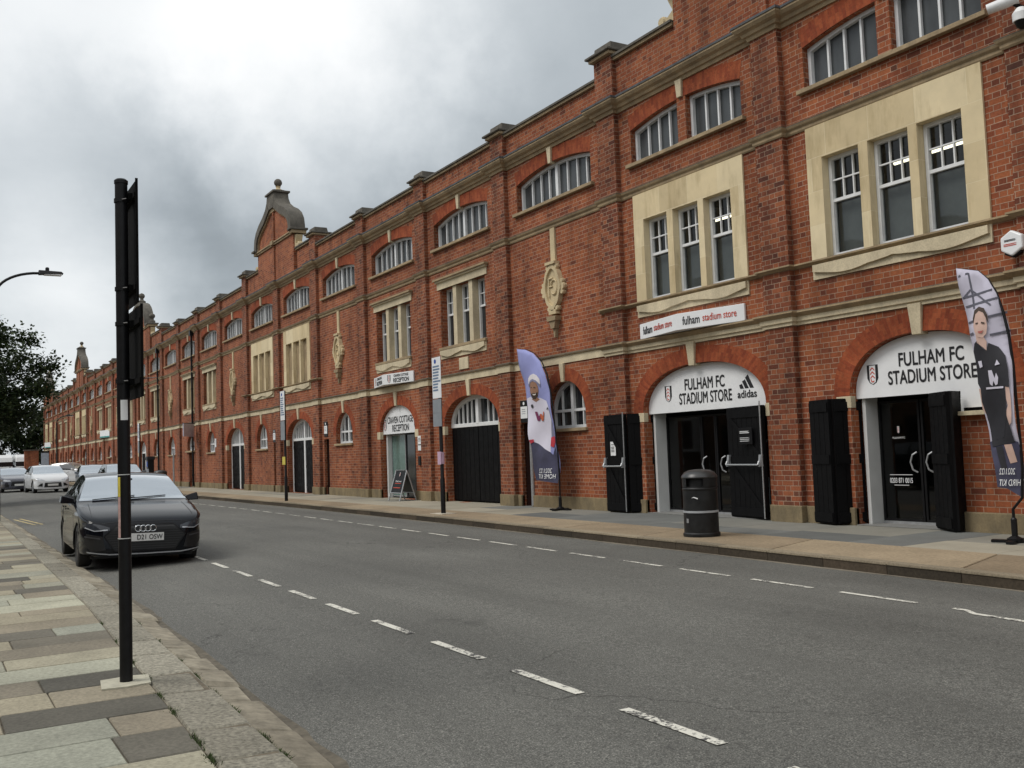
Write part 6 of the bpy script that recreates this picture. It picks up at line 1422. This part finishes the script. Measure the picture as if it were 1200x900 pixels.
make_car('dark grey hatchback at the far kerb mostly hidden behind the foreground pole', 52.0, 8.3, R(0), car_paint('graphite_car_paint', (.035, .037, .04), .3), 'hatch')

# ================================================================ trees
def leaf_mat(name, cols_):
    m = NT(name); g = m.n('ShaderNodeNewGeometry'); c = m.ramp(g.outputs['Random Per Island'], cols_); m.col(c); m.set(Roughness=.6, Specular_IOR_Level=.3)
    tr = m.n('ShaderNodeBsdfTranslucent'); m.lk(c, tr.inputs[0]); mx = m.n('ShaderNodeMixShader'); mx.inputs[0].default_value = .22
    m.lk(m.b.outputs[0], mx.inputs[1]); m.lk(tr.outputs[0], mx.inputs[2]); m.lk(mx.outputs[0], m.o.inputs[0]); return m.m
LEAF = leaf_mat('dark_green_leaves', [(0, (.018, .032, .012)), (.5, (.030, .050, .018)), (.85, (.048, .070, .024)), (1, (.07, .09, .03))])
LEAF2 = leaf_mat('deep_green_leaves', [(0, (.014, .026, .010)), (.6, (.026, .042, .016)), (1, (.045, .06, .02))])
BARK = plain('grey_bark', (.07, .06, .048), .9, .4, 8, .4)
def tree(label, s, y, H, zc, rx, rz_, seed, nl, ls, mat, nc=70, group=None, rs=None):
    e = thing('tree', label, 'tree', (-s, y, 0), group=group); iv = Matrix.Translation((s, -y, 0)); bf_ = snap(); rr = random.Random(seed)
    tr = MB(); rt = .035*H*.6; tr.tube([(s, y, -.1), (s+.05, y, H*.2), (s-.05, y+.05, H*.45), (s, y, H*.75)], [rt, rt*.85, rt*.6, rt*.2], 12); tr.build('trunk', BARK, smooth='auto')
    cl = []
    for i in range(nc):
        while True:
            v = Vector((rr.uniform(-1, 1), rr.uniform(-1, 1), rr.uniform(-1, 1)))
            if .35 < v.length < 1: break
        k = rr.uniform(.75, 1.08); q = Vector((s+v.x*(rs or rx)*k, y+v.y*rx*k, zc+v.z*rz_*k)); cl.append(q)
    lm = MB()
    for q in cl[:26]:
        h0 = rr.uniform(.25, .6)*H; st = Vector((s, y, h0)); md = st.lerp(q, .55)+Vector((0, 0, .12*H*rr.random())); lm.tube([tuple(st), tuple(md), tuple(q)], [rt*.35, rt*.2, rt*.06], 6)
    lm.build('limbs', BARK, smooth='auto')
    m = MB(); 
    for i in range(nl):
        q = rr.choice(cl); R_ = rx*.20*rr.uniform(.6, 1.25); d = Vector((rr.gauss(0, 1), rr.gauss(0, 1), rr.gauss(0, .75))).normalized()*R_*rr.random()**.45
        c0 = q+d; a = rr.uniform(0, 6.28); b = rr.gauss(0, .6); l = ls*rr.uniform(.6, 1.3); u = Vector((math.cos(a)*math.cos(b), math.sin(a)*math.cos(b), math.sin(b))); w = u.cross(Vector((rr.gauss(0, .5), rr.gauss(0, .5), 1))).normalized()*l*.38
        m.face([tuple(c0-u*l*.5), tuple(c0+w), tuple(c0+u*l*.55), tuple(c0-w)])
    m.build('crown', mat, merge=False); adopt(e, iv, bf_)
tree('leafy street tree with loose dark crown at the left edge of the near pavement', 45, 1.25, 8.2, 4.75, 3.45, 2.75, 4, 30000, .15, LEAF, 85)
for i, (s, y, H, zc, rx, rz_, lb) in enumerate([(146, 12.5, 13, 6.0, 5.0, 5.9, 'tall dense tree nearest the far end of the stand'), (152, 7.0, 13, 6.0, 5.2, 6.0, 'dense dark tree behind the distant fence, second from the stand'), (156, 0, 13, 6.0, 5.4, 6.2, 'dense dark tree behind the distant fence at the frame edge'), (120, -3.5, 11, 6.0, 4.2, 4.6, 'distant roadside tree left of the fence')]):
    tree(lb, s, y, H, zc, rx, rz_, 20+i, 12000, .42, LEAF2, 80, group='distant trees beyond the end of the road')
# distant end of the street
e = thing('fence', 'low dark slatted fence across the far end of the road', 'fence', (-128, 3, 0)); iv = Matrix.Translation((128, -3, 0)); bf_ = snap()
for z in (.25, .6, .95, 1.3): m = MB(); m.box(127.9, 128.0, -6, 10.6, z-.1, z+.1); m.build('rail', BLACKM)
for i in range(9): m = MB(); m.box(127.85, 128.05, -6+i*2.05, -5.85+i*2.05, 0, 1.5); m.build('fence_post', BLACKM)
adopt(e, iv, bf_)
e = thing('gate_pier', 'square brick gate pier with pale base near the far end of the stand', 'pier', (-122, 10.15, 0)); iv = Matrix.Translation((122, -10.15, 0)); bf_ = snap()
m = MB(); m.box(121.6, 122.4, 9.45, 10.85, .7, 3.2); m.build('brick_shaft', BRICK); m = MB(); m.box(121.5, 122.5, 9.35, 10.95, 0, .7); m.build('stone_base', STONEP); m = MB(); m.box(121.5, 122.5, 9.35, 10.95, 3.2, 3.32); m.build('cap', STONEC); adopt(e, iv, bf_)
e = thing('notice_board', 'pale blue notice board between the brick gate pier and the stand', 'sign', (-120, 10.6, 0)); iv = Matrix.Translation((120, -10.6, 0)); bf_ = snap()
m = MB(); m.box(119.9, 120.0, 10.95, 11.7, 1.3, 2.9); m.build('board', plain('pale_blue_board', (.35, .42, .5), .5)); m = MB(); m.box(120, 120.1, 10.97, 11.05, 0, 2.9); m.box(120, 120.1, 11.6, 11.68, 0, 2.9); m.box(119.88, 120.02, 10.93, 11.75, 2.9, 3.1); m.build('posts', BLACKM); adopt(e, iv, bf_)
def van(label, s, y):
    e = thing('white_van', label, 'van', (-s, y, 0)); iv = Matrix.Translation((s, -y, 0)); bf_ = snap()
    m = MB(); m.prism([(s-2.6, .5), (s+2.6, .5), (s+2.6, 2.9), (s-1.5, 2.95), (s-2.0, 2.6), (s-2.45, 1.7), (s-2.6, 1.2)], y-1.0, y+1.0); m.build('body', WHITE, bevel=.08)
    m = MB(); m.box(s-2.5, s+2.62, y-1.02, y+1.02, 1.55, 2.1); m.build('window_band', GLD)
    for x in (-1.7, 1.7):
        for sg in (-1, 1): m = MB(); m.lathe((s+x, y+sg*.85, .36), [(.2, -.1), (.36, -.1), (.36, .1), (.2, .1)], 20, axis='y'); m.build('wheel', TYRE)
    adopt(e, iv, bf_)
van('white van beyond the dark fence, the one nearer the brick gate pier', 134, 10.3); van('white van beyond the dark fence, the one at the frame edge', 134.5, 8.0)

# ================================================================ the near side of the street, behind the viewer (out of view, added for the reflections)
e = thing('unseen_terraced_houses', 'unseen row of brick terraced houses with slate roofs added behind the viewer for reflections', 'houses', (0, -12, 0)); iv = Matrix.Translation((0, 12, 0)); bf_ = snap()
m = MB(); m.box(-45, 55, -20, -9, 0, 6.6); m.build('wall', brick_mat('brown_house_brick', [(0, (.12, .07, .045)), (1, (.26, .16, .10))]))
m = MB(); m.hexa([(-45.2, -20.3, 6.6), (55.2, -20.3, 6.6), (55.2, -8.7, 6.6), (-45.2, -8.7, 6.6), (-45.2, -14.6, 9.6), (55.2, -14.6, 9.6), (55.2, -14.4, 9.6), (-45.2, -14.4, 9.6)]); m.build('roof', plain('slate_roof', (.07, .075, .085), .7, .3, 4))
for i in range(18):
    s = -42+i*5.4
    for z in (.9, 3.9):
        m = MB(); m.box(s, s+1.9, -9.02, -8.55, z, z+1.75); w_ = m.build('bay_window', WHITEO)
        for q in (.12, 1.0): m = MB(); m.box(s+q, s+q+.78, -8.56, -8.54, z+.15, z+1.6); g_ = m.build('pane', GLD); g_.parent = w_
    m = MB(); m.box(s+2.9, s+3.8, -9.02, -8.97, 0, 2.1); m.build('door', DARK)
    m = MB(); m.box(s+4.2, s+4.9, -15.2, -13.9, 8.6, 10.9); m.build('chimney', BRICKP)
adopt(e, iv, bf_)
tree('unseen dense tree added beside the road behind the viewer for reflections', -48, 1.0, 9, 5.0, 4.2, 4.2, 61, 5000, .5, LEAF2, 50)  # this tree and the next are out of view, added for car reflections
tree('unseen dense tree added farther behind the viewer for reflections', -56, 6.5, 10, 5.0, 4.6, 4.8, 62, 5000, .5, LEAF2, 50)
